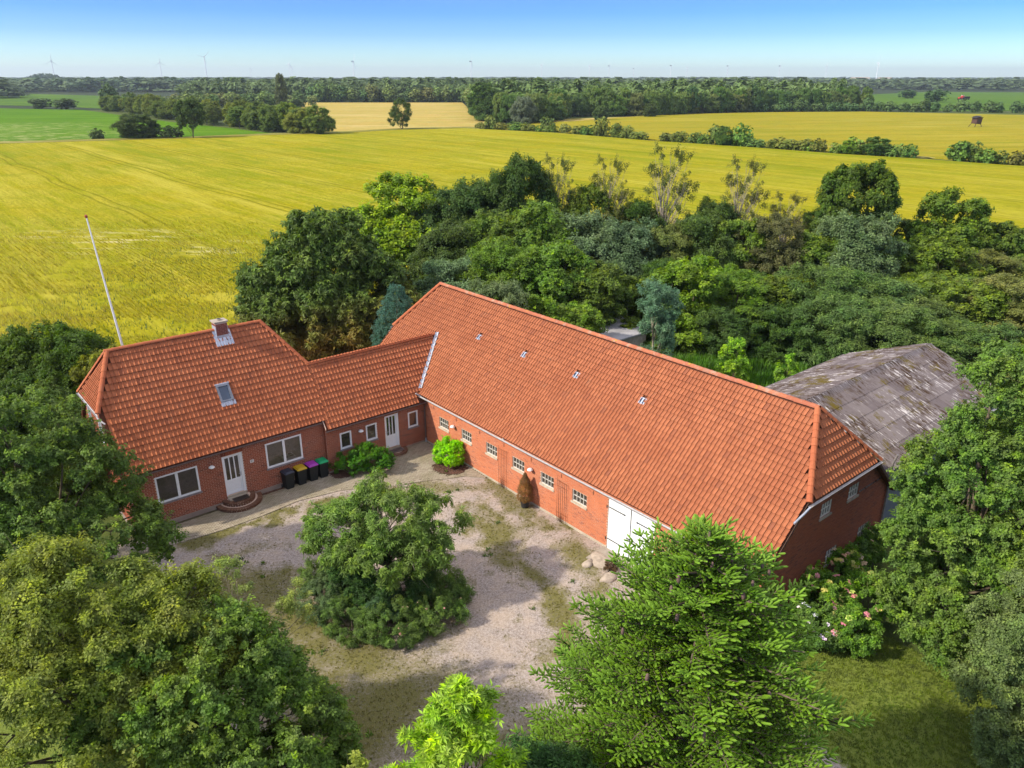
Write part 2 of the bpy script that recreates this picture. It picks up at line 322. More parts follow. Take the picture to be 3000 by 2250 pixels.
# track across the far field
t = NT('bare_track'); v = t.coord(); c = t.mix(t.ramp(t.noise(v, .4, 4), .3, .7), (.45, .40, .20), (.36, .32, .08)); M_track = t.done(t.bsdf(c, .95, .1))
for off in (0, 2.6):
    b = MB(); L = [(113.5, 221), (109, 236), (105, 246), (104, 256), (101, 262), (104, 268)]
    for k in range(len(L)-1):
        (x0, y0), (x1, y1) = L[k], L[k+1]; b.quad((x0+off, y0, .36), (x0+off+.9, y0, .36), (x1+off+.8, y1, .36), (x1+off, y1, .36))
    tag(b.build('wheel_track', M_track), kind='structure')
# yard: gravel with moss (baked wear mask)
xs = np.arange(-26, 4.01, .12); ys = np.arange(-34, 1.6, .12); X, Y = np.meshgrid(xs, ys, indexing='ij')
def segd(X, Y, pts):
    d = np.full(X.shape, 1e9)
    for (x0, y0), (x1, y1) in zip(pts[:-1], pts[1:]):
        dx, dy = x1-x0, y1-y0; tt = np.clip(((X-x0)*dx+(Y-y0)*dy)/(dx*dx+dy*dy), 0, 1); d = np.minimum(d, np.hypot(X-x0-tt*dx, Y-y0-tt*dy))
    return d
nz = fbm(X, Y, 1.6, 3)-.5; nz2 = fbm(X, Y, .5, 9)-.5
def band(pts, w, a=1.0): return np.clip(1.05-(segd(X, Y, pts)+nz*2.2+nz2*1.4)/(w*1.7), 0, 1)**.8*a
moss = np.zeros_like(X)
for pts, w, a in (([(-3.1, -9.0), (-3.8, -11.8), (-3.9, -13.6), (-4.3, -15.6), (-4.9, -17.2), (-6.2, -18.6)], .75, .95),
                  ([(0, -6.3), (-.5, -8.7), (-.6, -10), (-.7, -12)], .5, .8), ([(-1.1, -14.5), (-1.9, -15.9), (-2.3, -17.2)], .8, .9),
                  ([(-3.4, -4.2), (-2.2, -5.8), (-.6, -6.9)], .55, .75), ([(-15.3, -5.3), (-14.4, -4.5), (-12.6, -4.4), (-11.8, -5.3)], .6, .55),
                  ([(-17, -1.8), (-14.7, -2.2), (-12.4, -2.2), (-10.4, -2.1), (-8, -2.6), (-5, -4.2)], .42, .95),
                  ([(-15, -6.2), (-13.6, -7.4), (-14, -8.8), (-13.5, -10.5)], 1.3, .9), ([(-13.6, -10.6), (-13.5, -12.8), (-12.6, -14.6)], 1.7, 1.),
                  ([(-14.6, -14.6), (-14.3, -16.4), (-12.6, -16.8), (-15.4, -17.6)], 1.9, 1.), ([(-13, -19), (-11, -21), (-9, -23)], 1.7, .8), ([(-11.8, -16), (-10.5, -15.8), (-9.4, -15)], .8, .7)):
    moss = np.maximum(moss, band(pts, w, a))
out = np.clip((X+18.5+nz*2)/1.2, 0, 1)*np.clip((2.2-X)/1.0-np.clip((-Y-17.5), 0, 4)*1.2, 0, 1)*np.clip((Y+30+nz*3+np.clip(X+8, 0, 20)*.3)/2.5, 0, 1)
lawnm = 1-out
moss = np.clip(moss+np.clip((fbm(X, Y, 1.1, 21)-.66)*4, 0, .5), 0, 1)
Z = .004+.025*(fbm(X, Y, 2.4, 31)-.5)+.012*(fbm(X, Y, .35, 41)-.5)+.02
nxn, nyn = X.shape; idx = np.arange(nxn*nyn).reshape(nxn, nyn)
Fq = np.stack([idx[:-1, :-1], idx[1:, :-1], idx[1:, 1:], idx[:-1, 1:]], -1).reshape(-1, 4)
# drop cells under the buildings
cx_ = (X[:-1, :-1]+.06).ravel(); cy_ = (Y[:-1, :-1]+.06).ravel()
keep = ~((cy_ > .3) | ((cx_ > .1) & (cy_ > -23.3))); Fq = Fq[keep]
t = NT('yard_gravel'); v = t.coord(); f1 = t.noise(v, 24, 4, .7); f2 = t.noise(v, 9, 5, .7); f3 = t.noise(v, 1.2, 4)
vo = t.n('TexVoronoi', Vector=v, Scale=30.0); gr = t.mix(vo.outputs['Color'], (.25, .20, .17), (.64, .55, .49)); gr = t.mix(.42, gr, t.mix(t.ramp(f1, .35, .65), (.23, .18, .15), (.70, .62, .56)))
gr = t.mix(t.ramp(f2, .45, .7, 0, .8), gr, (.19, .15, .12)); gr = t.mix(t.ramp(f3, .4, .65, 0, .45), gr, (.56, .44, .33))
mo = t.mix(t.ramp(f2, .3, .7), (.10, .105, .024), (.225, .205, .065)); mo = t.mix(t.ramp(f1, .45, .7, 0, .6), mo, (.27, .21, .12))
lw = t.mix(t.ramp(f2, .3, .7), (.13, .18, .03), (.22, .26, .05))
mk = t.math('MULTIPLY', t.attr('moss'), 1.0); mk = t.ramp(t.math('ADD', mk, t.math('MULTIPLY', t.math('SUBTRACT', f2, .5), 1.3)), .2, .95)
col = t.mix(mk, gr, mo); lk = t.ramp(t.math('ADD', t.attr('lawn'), t.math('MULTIPLY', t.math('SUBTRACT', f2, .5), .6)), .35, .65); col = t.mix(lk, col, lw)
M_gravel = t.done(t.bsdf(col, .95, .12, t.bump(t.math('ADD', f1, vo.outputs['Distance']), .75, .035)))
tag(obj('yard', raw_mesh('yard', np.stack([X, Y, Z], -1).reshape(-1, 3), Fq, M_gravel, {'moss': moss.ravel(), 'lawn': lawnm.ravel()}, smooth=True),
        mw=Matrix.Translation(P0) @ Matrix.Rotation(ANG, 4, 'Z')), kind='structure')
def bl(A, x, y): # sample baked mask
    i = np.clip(((np.asarray(x)+26)/.12).astype(int), 0, A.shape[0]-1); j = np.clip(((np.asarray(y)+34)/.12).astype(int), 0, A.shape[1]-1); return A[i, j]
FM = Matrix.Translation(P0) @ Matrix.Rotation(ANG, 4, 'Z')
def paste(name, b, mat, kind=None, smooth=False):
    o = b.build(name, mat, smooth=smooth, mw=FM); return tag(o, kind=kind)
# loose pebbles and dry leaves lying on the gravel, grass tufts in the moss
def tufts(name, n, region, hmin, hmax, w, color, dens, z=.03, blades=5, frame='farm', mat=None, seed=1, lean=.5, label=None):
    r = np.random.default_rng(seed); P = []
    x = r.uniform(region[0], region[1], n*4); y = r.uniform(region[2], region[3], n*4); k = dens(x, y) > r.random(n*4); x = x[k][:n]; y = y[k][:n]; m = len(x)
    a = r.uniform(0, 2*pi, (m, blades)); h = r.uniform(hmin, hmax, (m, blades)); le = r.uniform(.1, lean, (m, blades))*h
    bx = x[:, None]+r.normal(0, w, (m, blades)); by = y[:, None]+r.normal(0, w, (m, blades)); ww = w*.5
    V = np.stack([np.stack([bx-sin(1)*0-np.sin(a)*ww, by+np.cos(a)*ww, np.full_like(bx, z)], -1), np.stack([bx+np.sin(a)*ww, by-np.cos(a)*ww, np.full_like(bx, z)], -1),
                  np.stack([bx+np.cos(a)*le, by+np.sin(a)*le, z+h], -1)], 2).reshape(-1, 3)
    F_ = np.arange(len(V)).reshape(-1, 3)
    o = obj(name, raw_mesh(name, V, F_, mat or M_leaf), mw=(FM if frame == 'farm' else None)); o.color = (*color, 1); return tag(o, label, kind='stuff')
tufts('moss_tufts', 9000, (-19, 0, -26, -1.8), .02, .07, .025, (.15, .14, .035), lambda x, y: bl(moss, x, y)*.55*(bl(lawnm, x, y) < .4), seed=3)
tufts('lawn_grass', 16000, (-8, 4, -34, -22), .04, .10, .03, (.16, .21, .04), lambda x, y: (bl(lawnm, x, y) > .5)*1.0, seed=5)
tufts('gravel_weeds', 60, (-17, -.4, -21, -3), .05, .16, .07, (.09, .15, .03), lambda x, y: 1.0*(fbm(x, y, 1.5, 77) > .66), blades=14, seed=6, lean=1.2)
# pebbles
r_ = np.random.default_rng(11); n_ = 26000; px = r_.uniform(-19, -.2, n_); py = r_.uniform(-24, -2, n_); k = (bl(moss, px, py) < .55) & (bl(lawnm, px, py) < .4); px = px[k]; py = py[k]; n_ = len(px)
s_ = r_.uniform(.010, .028, n_)[:, None, None]; a_ = r_.uniform(0, pi, n_); R_ = np.zeros((n_, 3, 4)); R_[:, 0, 0] = np.cos(a_); R_[:, 0, 1] = -np.sin(a_)*.6; R_[:, 1, 0] = np.sin(a_); R_[:, 1, 1] = np.cos(a_)*.6; R_[:, 2, 2] = .6; R_[:, :, :3] *= s_
R_[:, 0, 3] = px; R_[:, 1, 3] = py; R_[:, 2, 3] = .028
Vp, Fp = scat([(1, 0, 0), (-1, 0, 0), (0, 1, 0), (0, -1, 0), (0, 0, 1)], np.array([(0, 2, 4), (2, 1, 4), (1, 3, 4), (3, 0, 4)]), R_)
t = NT('pebbles'); rr = t.n('NewGeometry').outputs['Random Per Island']; M_peb = t.done(t.bsdf(t.mix(rr, (.24, .19, .17), (.66, .60, .57)), .9, .15))
tag(obj('loose_pebbles', raw_mesh('loose_pebbles', Vp, Fp, M_peb), mw=FM), kind='stuff')
# ------------------------------------------------------------------ paved paths (separate pavers)
t = NT('paver'); v = t.coord(); r0 = t.rnd(); c = t.mix(r0, (.30, .25, .185), (.40, .345, .26)); c = t.mix(t.ramp(t.noise(v, .8, 4), .45, .7, 0, .6), c, (.22, .20, .11)); c = t.mix(t.ramp(t.noise(v, 30, 3), .5, .8, 0, .5), c, (.2, .17, .13))
M_paver = t.done(t.bsdf(c, .92, .15, t.bump(t.noise(v, 40, 3), .3, .01)))
M_joint = flat('paver_joint', (.10, .085, .05), .95, .1, var=.3, sc=3)
def Vedge(x): # outer edge (distance from the house front) of the paving
    return np.interp(x, [-18.2, -16.3, -14.2, -13.3, -11.4, -9.3, -7.0, -5.5, -4.4, -3.0, -1.6, -.8, 0], [1.2, 1.55, 1.82, 1.9, 1.88, 1.66, 2.1, 2.9, 3.6, 4.1, 4.85, 5.15, 6.2])
path = MB(); xx = np.linspace(-18.2, 0, 60)
for x0, x1 in zip(xx[:-1], xx[1:]): path.quad((x0, -Vedge(x0), .034), (x1, -Vedge(x1), .034), (x1, .4, .034), (x0, .4, .034))
path_o = paste('paved_path', path, M_joint, 'structure')
pm = MB(); pm.prism([(-.096, -.046), (.096, -.046), (.096, .046), (-.096, .046)], .036, taper=.95)
paver_me = raw_mesh('paver', pm.v, pm.f, M_paver)
Ms = []; ry = 0
yv = -.05
while yv > -6.4:
    for i in range(-91, 1):
        x = i*.2+(.1 if ry % 2 else 0)
        if x > -.1: continue
        if -yv > Vedge(x)-.12: continue
        if x < -6.57 and yv > -.35+.1: pass
        # beds left open under the shrubs
        if (x+.9)**2/.95**2+(yv+3.75)**2/1.05**2 < 1 or (x+5.9)**2/.8**2+(yv+.3)**2/.8**2 < 1 or (x+3.7)**2/.9**2+(yv+.25)**2/.8**2 < 1: continue
        Ms.append((x, yv, 0))
    ry += 1; yv -= .1
xe = -18.1
while xe < -.1:
    sl = (Vedge(xe+.05)-Vedge(xe-.05))/.1; Ms.append((xe, -Vedge(xe)+.03, atan2(-sl, 1)+pi/2)); xe += .1/sqrt(1+sl*sl)
def smat(Ms, z=.03):
    A = np.zeros((len(Ms), 3, 4))
    for k, (x, y, a) in enumerate(Ms):
        j = random.uniform(-.03, .03); A[k] = [[cos(a+j), -sin(a+j), 0, x], [sin(a+j), cos(a+j), 0, y], [0, 0, 1, z+random.uniform(-.004, .004)]]
    return A
def split_near(A, MW, n=300, extra=None):
    """indices of the n pieces that show largest, and the rest"""
    P = np.array([(MW @ Vector(a[:, 3]))[:] for a in A]); d, m = inview(P)
    if extra is not None: m &= extra
    o = np.argsort(np.where(m, d, d+1e4)); k = min(n, int(m.sum())); return o[:k], o[k:]
def pieces(name, me, A, parent, MW, n=300, stuff=None, extra=None):
    a, b = split_near(A, MW, n, extra)
    for i in a:
        o = obj(name, me, parent); o.matrix_basis = Matrix(A[i].tolist()+[[0, 0, 0, 1]])
    if len(b):
        V = np.array([v.co[:] for v in me.vertices]); me2 = me.copy()
        tris = []; tm = []
        for p_ in me.polygons:
            p = list(p_.vertices)
            for q in range(1, len(p)-1): tris.append((p[0], p[q], p[q+1])); tm.append(p_.material_index)
        Vs, Fs = scat(V, np.array(tris), A[b]); o = obj(stuff or name+'s', raw_mesh(stuff or name+'s', Vs, Fs, me.materials[0]), parent); o['kind'] = 'stuff'; bpy.data.meshes.remove(me2)
        if len(me.materials) > 1: o.data.materials.append(me.materials[1]); o.data.polygons.foreach_set('material_index', np.tile(np.array(tm, np.int32), len(b)))
A = smat(Ms); pieces('paver', paver_me, A, path_o, FM, 298, 'pavers')
# ------------------------------------------------------------------ building parts
def frame_M(O, s, t_):
    n = np.cross(s, t_); return Matrix(((s[0], t_[0], n[0], O[0]), (s[1], t_[1], n[1], O[1]), (s[2], t_[2], n[2], O[2]), (0, 0, 0, 1)))
TW, TL = .205, .333
pr = [(-.02, .038), (.10, .036), (.22, .018), (.36, .004), (.55, 0), (.74, .004), (.88, .024), (1.02, .052)]
def tile_mesh(mat, name='roof_tile'):
    V = []; F_ = []; n = len(pr)
    for (yy, zz) in ((0, .060), (TL+.05, .0)):
        for x, z in pr: V.append((x*TW-TW/2, yy, z*1.05+zz))
    for x, z in pr: V.append((x*TW-TW/2, .003, z*1.05+.034))
    V += [(pr[-1][0]*TW-TW/2+.004, 0, pr[-1][1]+.034), (pr[-1][0]*TW-TW/2+.004, TL+.05, pr[-1][1]-.018)]
    for k in range(n-1): F_.append((k, k+1, n+k+1, n+k)); F_.append((2*n+k, 2*n+k+1, k+1, k))
    F_.append((n-1, 3*n, 3*n+1, 2*n-1))
    me = raw_mesh(name, V, F_, mat, smooth=False); me.materials.append(M_dirtshade)
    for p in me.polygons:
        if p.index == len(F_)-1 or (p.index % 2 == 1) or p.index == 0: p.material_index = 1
    return me
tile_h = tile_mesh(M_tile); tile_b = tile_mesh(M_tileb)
def slope(parent, me, O, s, t_, rows, rng_, MW, n=300, mask=None, r0=0, part='roof_tile', stuff='roof_tiles', ret=False):
    O = np.array(O, float); s = np.array(s, float); t_ = np.array(t_, float); nn = np.cross(s, t_); A = []
    for j in range(rows):
        tt = r0+j*TL; lo, hi = rng_(tt+TL*.5)
        i0 = int(math.ceil((lo)/TW)); i1 = int(math.floor((hi)/TW))
        for i in range(i0, i1):
            c = O+s*(i+.5)*TW+t_*tt
            if mask is not None and mask(*(c+t_*TL*.5)): continue
            j1 = random.uniform(-.010, .010); s2 = s+t_*j1; z = nn*random.uniform(0, .006)
            A.append(np.column_stack([s2, t_, nn, c+z]))
    return np.array(A)
def roof_sheet(b, pts, nrm, th=.12):
    n_ = np.array(nrm)/np.linalg.norm(nrm); P = [np.array(p, float)-n_*.012 for p in pts]; Q = [p-n_*th for p in P]
    b.poly([tuple(p) for p in P]); b.poly([tuple(p) for p in reversed(Q)])
    for k in range(len(P)): a, c = k, (k+1) % len(P); b.quad(tuple(Q[a]), tuple(Q[c]), tuple(P[c]), tuple(P[a]))
def ridge_line(parent, p, q, mat, r=.115, L=.36, name='ridge_tile', cache={}):
    p = np.array(p, float); q = np.array(q, float); d = q-p; D = np.linalg.norm(d); n = max(1, int(round(D/L))); d /= D; st = D/n
    key = (mat.name, round(r, 3), round(st, 3))
    if key not in cache:
        V = []; F_ = []; m = 7
        for (x, rr) in ((0, r*1.12), (st*.12, r*1.10), (st*1.06, r*.97)):
            for k in range(m): a = pi*k/(m-1); V.append((x, -cos(a)*rr, sin(a)*rr*.95))
        for s_ in range(2):
            for k in range(m-1): F_.append((s_*m+k, (s_+1)*m+k, (s_+1)*m+k+1, s_*m+k+1))
        F_.append(tuple(range(m)))
        cache[key] = raw_mesh(name, V, F_, mat, smooth=False)
    side = np.cross(np.array([0, 0, 1.0]), d); side /= np.linalg.norm(side); up = np.cross(d, side)
    for k in range(n):
        c = p+d*st*k+up*random.uniform(-.006, .006); o = obj(name, cache[key], parent); o.matrix_basis = Matrix((( d[0], side[0], up[0], c[0]), (d[1], side[1], up[1], c[1]), (d[2], side[2], up[2], c[2]), (0, 0, 0, 1)))
BL, BH, BJ = .24, .0745, .014
def brick_wall(parent, O, s, L, prof, holes, z0, MW, bm, mm, nmax=300, th=.3, name='wall', reveal=.12, want_bricks=True, extra=None):
    """prof: list of (x,z) top outline; holes: (x0,x1,z0,z1)"""
    O = np.array(O, float); s = np.array(s, float); up = np.array([0, 0, 1.0]); out = np.cross(s, up)
    PX = [p[0] for p in prof]; PZ = [p[1] for p in prof]; top = lambda x: float(np.interp(x, PX, PZ))
    b = MB(); W = lambda x, z, o=0.0: tuple(O+s*x+up*z+out*o)
    cuts = sorted(set([0, L]+[min(max(h[i], 0), L) for h in holes for i in (0, 1)]+[x for x in PX if 0 < x < L]))
    for xa, xb in zip(cuts[:-1], cuts[1:]):
        xm = (xa+xb)/2; hs = sorted([h for h in holes if h[0] < xm < h[1]], key=lambda h: h[2]); z = 0.0
        for h in hs:
            if h[2] > z: b.quad(W(xa, z), W(xb, z), W(xb, h[2]), W(xa, h[2])); b.quad(W(xb, z, -th), W(xa, z, -th), W(xa, h[2], -th), W(xb, h[2], -th))
            z = h[3]
        b.quad(W(xa, z), W(xb, z), W(xb, top(xb)), W(xa, top(xa))); b.quad(W(xb, z, -th), W(xa, z, -th), W(xa, top(xa), -th), W(xb, top(xb), -th))
    for x0, x1, a, c in holes:
        for p, q in (((x0, a), (x0, c)), ((x0, c), (x1, c)), ((x1, c), (x1, a)), ((x1, a), (x0, a))):
            b.quad(W(*p), W(*q), W(*q, -th), W(*p, -th))
    w = b.build(name, mm, parent)
    if not want_bricks: return w
    full = raw_mesh('brick', [(-BL/2+BJ/2, 0, 0), (BL/2-BJ/2, 0, 0), (BL/2-BJ/2, 0, BH-BJ), (-BL/2+BJ/2, 0, BH-BJ), (-BL/2+BJ/2+.002, -.009, .002), (BL/2-BJ/2-.002, -.009, .002), (BL/2-BJ/2-.002, -.009, BH-BJ-.002), (-BL/2+BJ/2+.002, -.009, BH-BJ-.002)],
                    [(4, 5, 6, 7), (0, 1, 5, 4), (1, 2, 6, 5), (2, 3, 7, 6), (3, 0, 4, 7)], bm)
    A = []; r = 0; z = z0; zmax = max(PZ)
    while z+BH*.6 < zmax:
        x = -(BL/2 if r % 2 else 0)
        zc = z+BH*.5
        while x < L:
            segs = [(max(x, 0), min(x+BL, L))]
            for h in holes:
                if h[2] < zc < h[3]:
                    ns = []
                    for a, c in segs:
                        if c <= h[0] or a >= h[1]: ns.append((a, c))
                        else:
                            if a < h[0]: ns.append((a, h[0]))
                            if c > h[1]: ns.append((h[1], c))
                    segs = ns
            for a, c in segs:
                if c-a < .05 or top(min(max((a+c)/2, 0), L)) < z+BH*.85: continue
                k = (c-a)/BL; pos = O+s*((a+c)/2)+up*(z+BJ/2)+out*random.uniform(0, .003)
                A.append(np.column_stack([s*k, -out, up, pos]))
            x += BL
        z += BH; r += 1
    A = np.array(A); pieces('brick', full, A, w, MW, nmax, 'bricks', extra)
    return w
def window(parent, O, s, w, h, cols, rows, mat, gl, depth=.09, bar=.075, mull=.035, sill=None, name='window', label=None, sillw=.06):
    """O lower left corner on the wall face; local x = s, z up, -y out"""
    s = np.array(s, float); up = np.array([0, 0, 1.0]); out = np.cross(s, up); M = Matrix(((s[0], -out[0], 0, O[0]), (s[1], -out[1], 0, O[1]), (s[2], -out[2], 1, O[2]), (0, 0, 0, 1)))
    b = MB(); y0 = depth-.05; y1 = depth+.03
    b.box(0, bar, y0, y1, 0, h); b.box(w-bar, w, y0, y1, 0, h); b.box(bar, w-bar, y0+.002, y1, 0, bar); b.box(bar, w-bar, y0+.002, y1, h-bar, h)
    cw = (w-2*bar)/cols; rh = (h-2*bar)/rows
    for k in range(1, cols): b.box(bar+k*cw-mull/2, bar+k*cw+mull/2, y0+.008, y1-.004, bar, h-bar)
    for k in range(1, rows): b.box(bar, w-bar, y0+.012, y1-.008, bar+k*rh-mull*.4, bar+k*rh+mull*.4)
    o = b.build(name, mat, parent); o.matrix_basis = M
    if label: o['label'] = label
    for i in range(cols):
        for j in range(rows):
            x = bar+i*cw; z = bar+j*rh; y = depth+.005; obj('pane', raw_mesh('pane', [(x, y, z), (x+cw, y, z), (x+cw, y, z+rh), (x, y, z+rh)], [(0, 1, 2, 3)], gl), o)
    if sill: MB().box(-sillw, w+sillw, -.06, depth, -.09, -.002).build('sill', sill, o)
    return o
# ------------------------------------------------------------------ farmhouse
HS = 1.3314; HA = math.atan(HS); ch, sh_ = cos(HA), sin(HA)
house = thing('farmhouse', 'red brick farmhouse with half-hipped orange tile roof, chimney and white two-panel windows', 'house', tuple(P0), ANG)
wing = thing('house_wing', 'lower red brick wing with tiled roof joining the farmhouse to the long barn', 'house wing', tuple(P0), ANG)
barn = thing('brick_barn', 'long red brick barn with huge orange tile roof and white double doors', 'barn', tuple(P0), ANG)
def not_fir(P): return None
Hh = [(-15.551+16.8, -13.498+16.8, 1.332, 2.775), (-12.255+16.8, -11.192+16.8, .55, 2.80), (-9.946+16.8, -7.902+16.8, 1.39, 2.833)]
brick_wall(house, (-16.8, .253, 0), (1, 0, 0), 10.4, [(0, 3.48), (10.4, 3.48)], Hh, .30, FM, M_brick, M_mort, 298)
brick_wall(house, (-16.8, 7.5, 0), (0, -1, 0), 7.247, [(0, 3.45), (1.76, 5.82), (5.36, 5.82), (7.247, 3.47)], [(1.55, 2.35, 3.8, 5.1), (3.65, 4.45, 3.75, 5.1)], .30, FM, M_brick, M_mort, 0)
brick_wall(house, (-6.4, .253, 0), (0, 1, 0), 7.247, [(0, 3.45), (1.76, 5.82), (5.36, 5.82), (7.247, 3.45)], [], .3, FM, M_brick, M_mort, want_bricks=False)
brick_wall(house, (-6.4, 7.5, 0), (-1, 0, 0), 10.4, [(0, 3.48), (10.4, 3.48)], [], .3, FM, M_brick, M_mort, want_bricks=False)
b = MB(); b.box(-16.82, -6.56, .235, .26, 0, .295); b.box(-16.82, -16.79, .26, 7.5, 0, .295); b.build('plinth', M_plinth, house)
MB().box(-12.9, -12.72, .23, .236, .1, .16).build('air_brick', M_iron, house)
window(house, (-15.551, .253, 1.332), (1, 0, 0), 2.053, 1.443, 2, 1, M_upvc, M_glass, .03, .085, .13, M_sill)
window(house, (-9.946, .253, 1.39), (1, 0, 0), 2.044, 1.443, 2, 1, M_upvc, M_glass, .03, .085, .13, M_sill)
window(house, (-16.8, 5.95, 3.8), (0, -1, 0), .8, 1.3, 2, 1, M_upvc, M_glass, .05, .07, .08)
window(house, (-16.8, 3.85, 3.75), (0, -1, 0), .8, 1.35, 2, 1, M_upvc, M_glass, .05, .07, .08)
def upvc_door(parent, x0, x1, z0, z1, y, handle_right=True):
    w = x1-x0; fr = MB(); f = .075
    fr.box(x0, x0+f, y-.02, y+.09, z0, z1); fr.box(x1-f-.06, x1, y-.02, y+.09, z0, z1); fr.box(x0+f, x1-f-.06, y-.018, y+.09, z1-f, z1)
    d = fr.build('door', M_upvc, parent)
    a0, a1 = x0+f+.004, x1-f-.064; lf = MB(); st = .07; zt = z1-f-.004; zm = z0+(z1-z0)*.36
    yl = y+.015
    lf.box(a0, a0+st, yl, yl+.05, z0+.02, zt); lf.box(a1-st, a1, yl, yl+.05, z0+.02, zt); lf.box(a0+st, a1-st, yl+.001, yl+.05, zm-.06, zm+.04); lf.box(a0+st, a1-st, yl+.001, yl+.05, zt-st, zt)
    lf.box(a0+st, a1-st, yl+.001, yl+.05, z0+.02, z0+.14); lf.box(a0+st, a1-st, yl+.02, yl+.045, z0+.14, zm-.06)
    g = (a1-a0-2*st); pw = (g-2*.055)/3
    for k in (1, 2): xx = a0+st+k*pw+(k-1)*.055; lf.box(xx, xx+.055, yl+.004, yl+.048, zm+.04, zt-st)
    lf.build('door_leaf', M_upvc, d)
    for k in range(3):
        xx = a0+st+k*(pw+.055); obj('pane', raw_mesh('pane', [(xx, yl+.03, zm+.04), (xx+pw, yl+.03, zm+.04), (xx+pw, yl+.03, zt-st), (xx, yl+.03, zt-st)], [(0, 1, 2, 3)], M_glass), d)
    hx = a1-st*.5 if handle_right else a0+st*.5; s_ = -1 if handle_right else 1
    h = MB(); h.box(hx-.02, hx+.02, yl-.012, yl-.001, z0+.93, z0+1.15); h.box(min(hx, hx+s_*.12), max(hx, hx+s_*.12), yl-.05, yl-.03, z0+1.06, z0+1.085); h.box(hx-.01, hx+.01, yl-.032, yl-.01, z0+1.06, z0+1.085); h.build('door_handle', M_zinc, d)
    return d
upvc_door(house, -12.255, -11.192, .55, 2.80, .30)
MB().box(-12.25, -11.19, .2, .33, .46, .549).build('threshold', M_conc, house)
# soldier course over the door, number plate, dim interior with kitchen hob
for k in range(14):
    x = -12.28+k*.082; MB().box(x, x+.066, .238, .256, 2.83, 3.04).build('brick', M_brick, house)
npl = MB().box(-10.83, -10.63, .235, .243, 2.03, 2.19).build('number_plate', M_white, house)
def text_mesh(name, s, size, mat, parent, M):
    cu = bpy.data.curves.new(name, 'FONT'); cu.body = s; cu.size = size; cu.align_x = 'CENTER'; cu.align_y = 'CENTER'; cu.extrude = .002
    to = bpy.data.objects.new(name, cu); scene.collection.objects.link(to); dg = bpy.context.evaluated_depsgraph_get(); dg.update()
    me = bpy.data.meshes.new_from_object(to.evaluated_get(dg)); bpy.data.objects.remove(to); me.name = name; me.materials.clear(); me.materials.append(mat)
    o = obj(name, me, parent); o.matrix_basis = M; return o
text_mesh('number_text', '83', .15, M_iron, npl, Matrix.Translation((-10.73, .232, 2.11)) @ Matrix.Rotation(rad(90), 4, 'X'))
M_counter = flat('counter', (.42, .42, .44), .4, .4); M_ceram = flat('hob_enamel', (.6, .62, .66), .3, .5)
MB().box(-9.8, -8.95, .62, 1.2, 1.05, 1.40).build('counter', M_counter, house)
hob = MB().box(-8.85, -8.15, .62, 1.2, 1.30, 1.45).build('hob', M_ceram, house); pb = MB()
for (a, c) in ((-8.68, .78), (-8.32, .78), (-8.68, 1.04), (-8.32, 1.04)):
    pb.prism([(a+.11*cos(q*pi/5), c+.11*sin(q*pi/5)) for q in range(10)], .012, Matrix.Translation((0, 0, 1.451)))
pb.build('hotplate', M_iron, hob)
M_room = flat('room_wall', (.30, .27, .24), .9, .1)
b = MB(); b.quad((-16.4, 3.2, .3), (-6.7, 3.2, .3), (-6.7, 3.2, 3.2), (-16.4, 3.2, 3.2)); b.quad((-16.4, .7, .5), (-6.7, .7, .5), (-6.7, 3.2, .5), (-16.4, 3.2, .5)); b.build('inner_wall', M_room, house)
# roof
e0 = (0, .083, 3.1606+HS*.083); tH = lambda z: (z-e0[2])/sh_
def h_rng(t_):
    z = e0[2]+t_*sh_; lo = -16.97; hi = -6.33
    if z > 5.97: k = (z-5.97)/(8.323-5.97); lo = -17.03+k*1.30; hi = -6.26-k*1.77
    return lo, hi
roof = MB()
def ry_(z): return (z-3.1606)/HS
for sgn in (1, -1):
    Y = lambda z: ry_(z) if sgn == 1 else 7.756-ry_(z)
    pts = [(-16.97, Y(3.24), 3.24), (-6.36, Y(3.24), 3.24), (-6.36, Y(5.9), 5.9), (-8.03, Y(8.32), 8.32), (-15.73, Y(8.32), 8.32), (-16.97, Y(5.97), 5.97)]
    if sgn < 0: pts = pts[::-1]
    roof_sheet(roof, pts, (0, -HS*sgn, 1))
pl = [(-17.03, 5.65, 5.97), (-17.03, 2.11, 5.97), (-15.73, 3.878, 8.323)]; roof_sheet(roof, pl, (-2.353, 0, 1.3))
pl = [(-6.26, 2.11, 5.97), (-6.26, 5.65, 5.97), (-8.03, 3.878, 8.323)]; roof_sheet(roof, pl, (2.353, 0, 1.77))
roof_o = roof.build('roof', M_under, house)
A1 = slope(roof_o, tile_h, e0, (1, 0, 0), (0, ch, sh_), 19, h_rng, FM, mask=lambda x, y, z: (-11.46 < x < -10.78 and 5.05 < z < 6.0) or (-10.5 < x < -9.88 and z > 7.95))
A2 = slope(roof_o, tile_h, (0, 7.756-.083, e0[2]), (-1, 0, 0), (0, -ch, sh_), 19, lambda t_: tuple(sorted((-h_rng(t_)[0], -h_rng(t_)[1]))), FM)
ga = atan2(2.353, 1.30)
A3 = slope(roof_o, tile_h, (-17.03, 3.878, 5.97), (0, -1, 0), (cos(ga), 0, sin(ga)), 8, lambda t_: (-1.77*(1-t_/2.69)-.03, 1.77*(1-t_/2.69)+.03), FM)
gb = atan2(2.353, 1.77)
A4 = slope(roof_o, tile_h, (-6.26, 3.878, 5.97), (0, 1, 0), (-cos(gb), 0, sin(gb)), 8, lambda t_: (-1.77*(1-t_/2.95), 1.77*(1-t_/2.95)), FM)
pieces('roof_tile', tile_h, np.concatenate([A1, A2, A3, A4]), roof_o, FM, 300, 'roof_tiles')
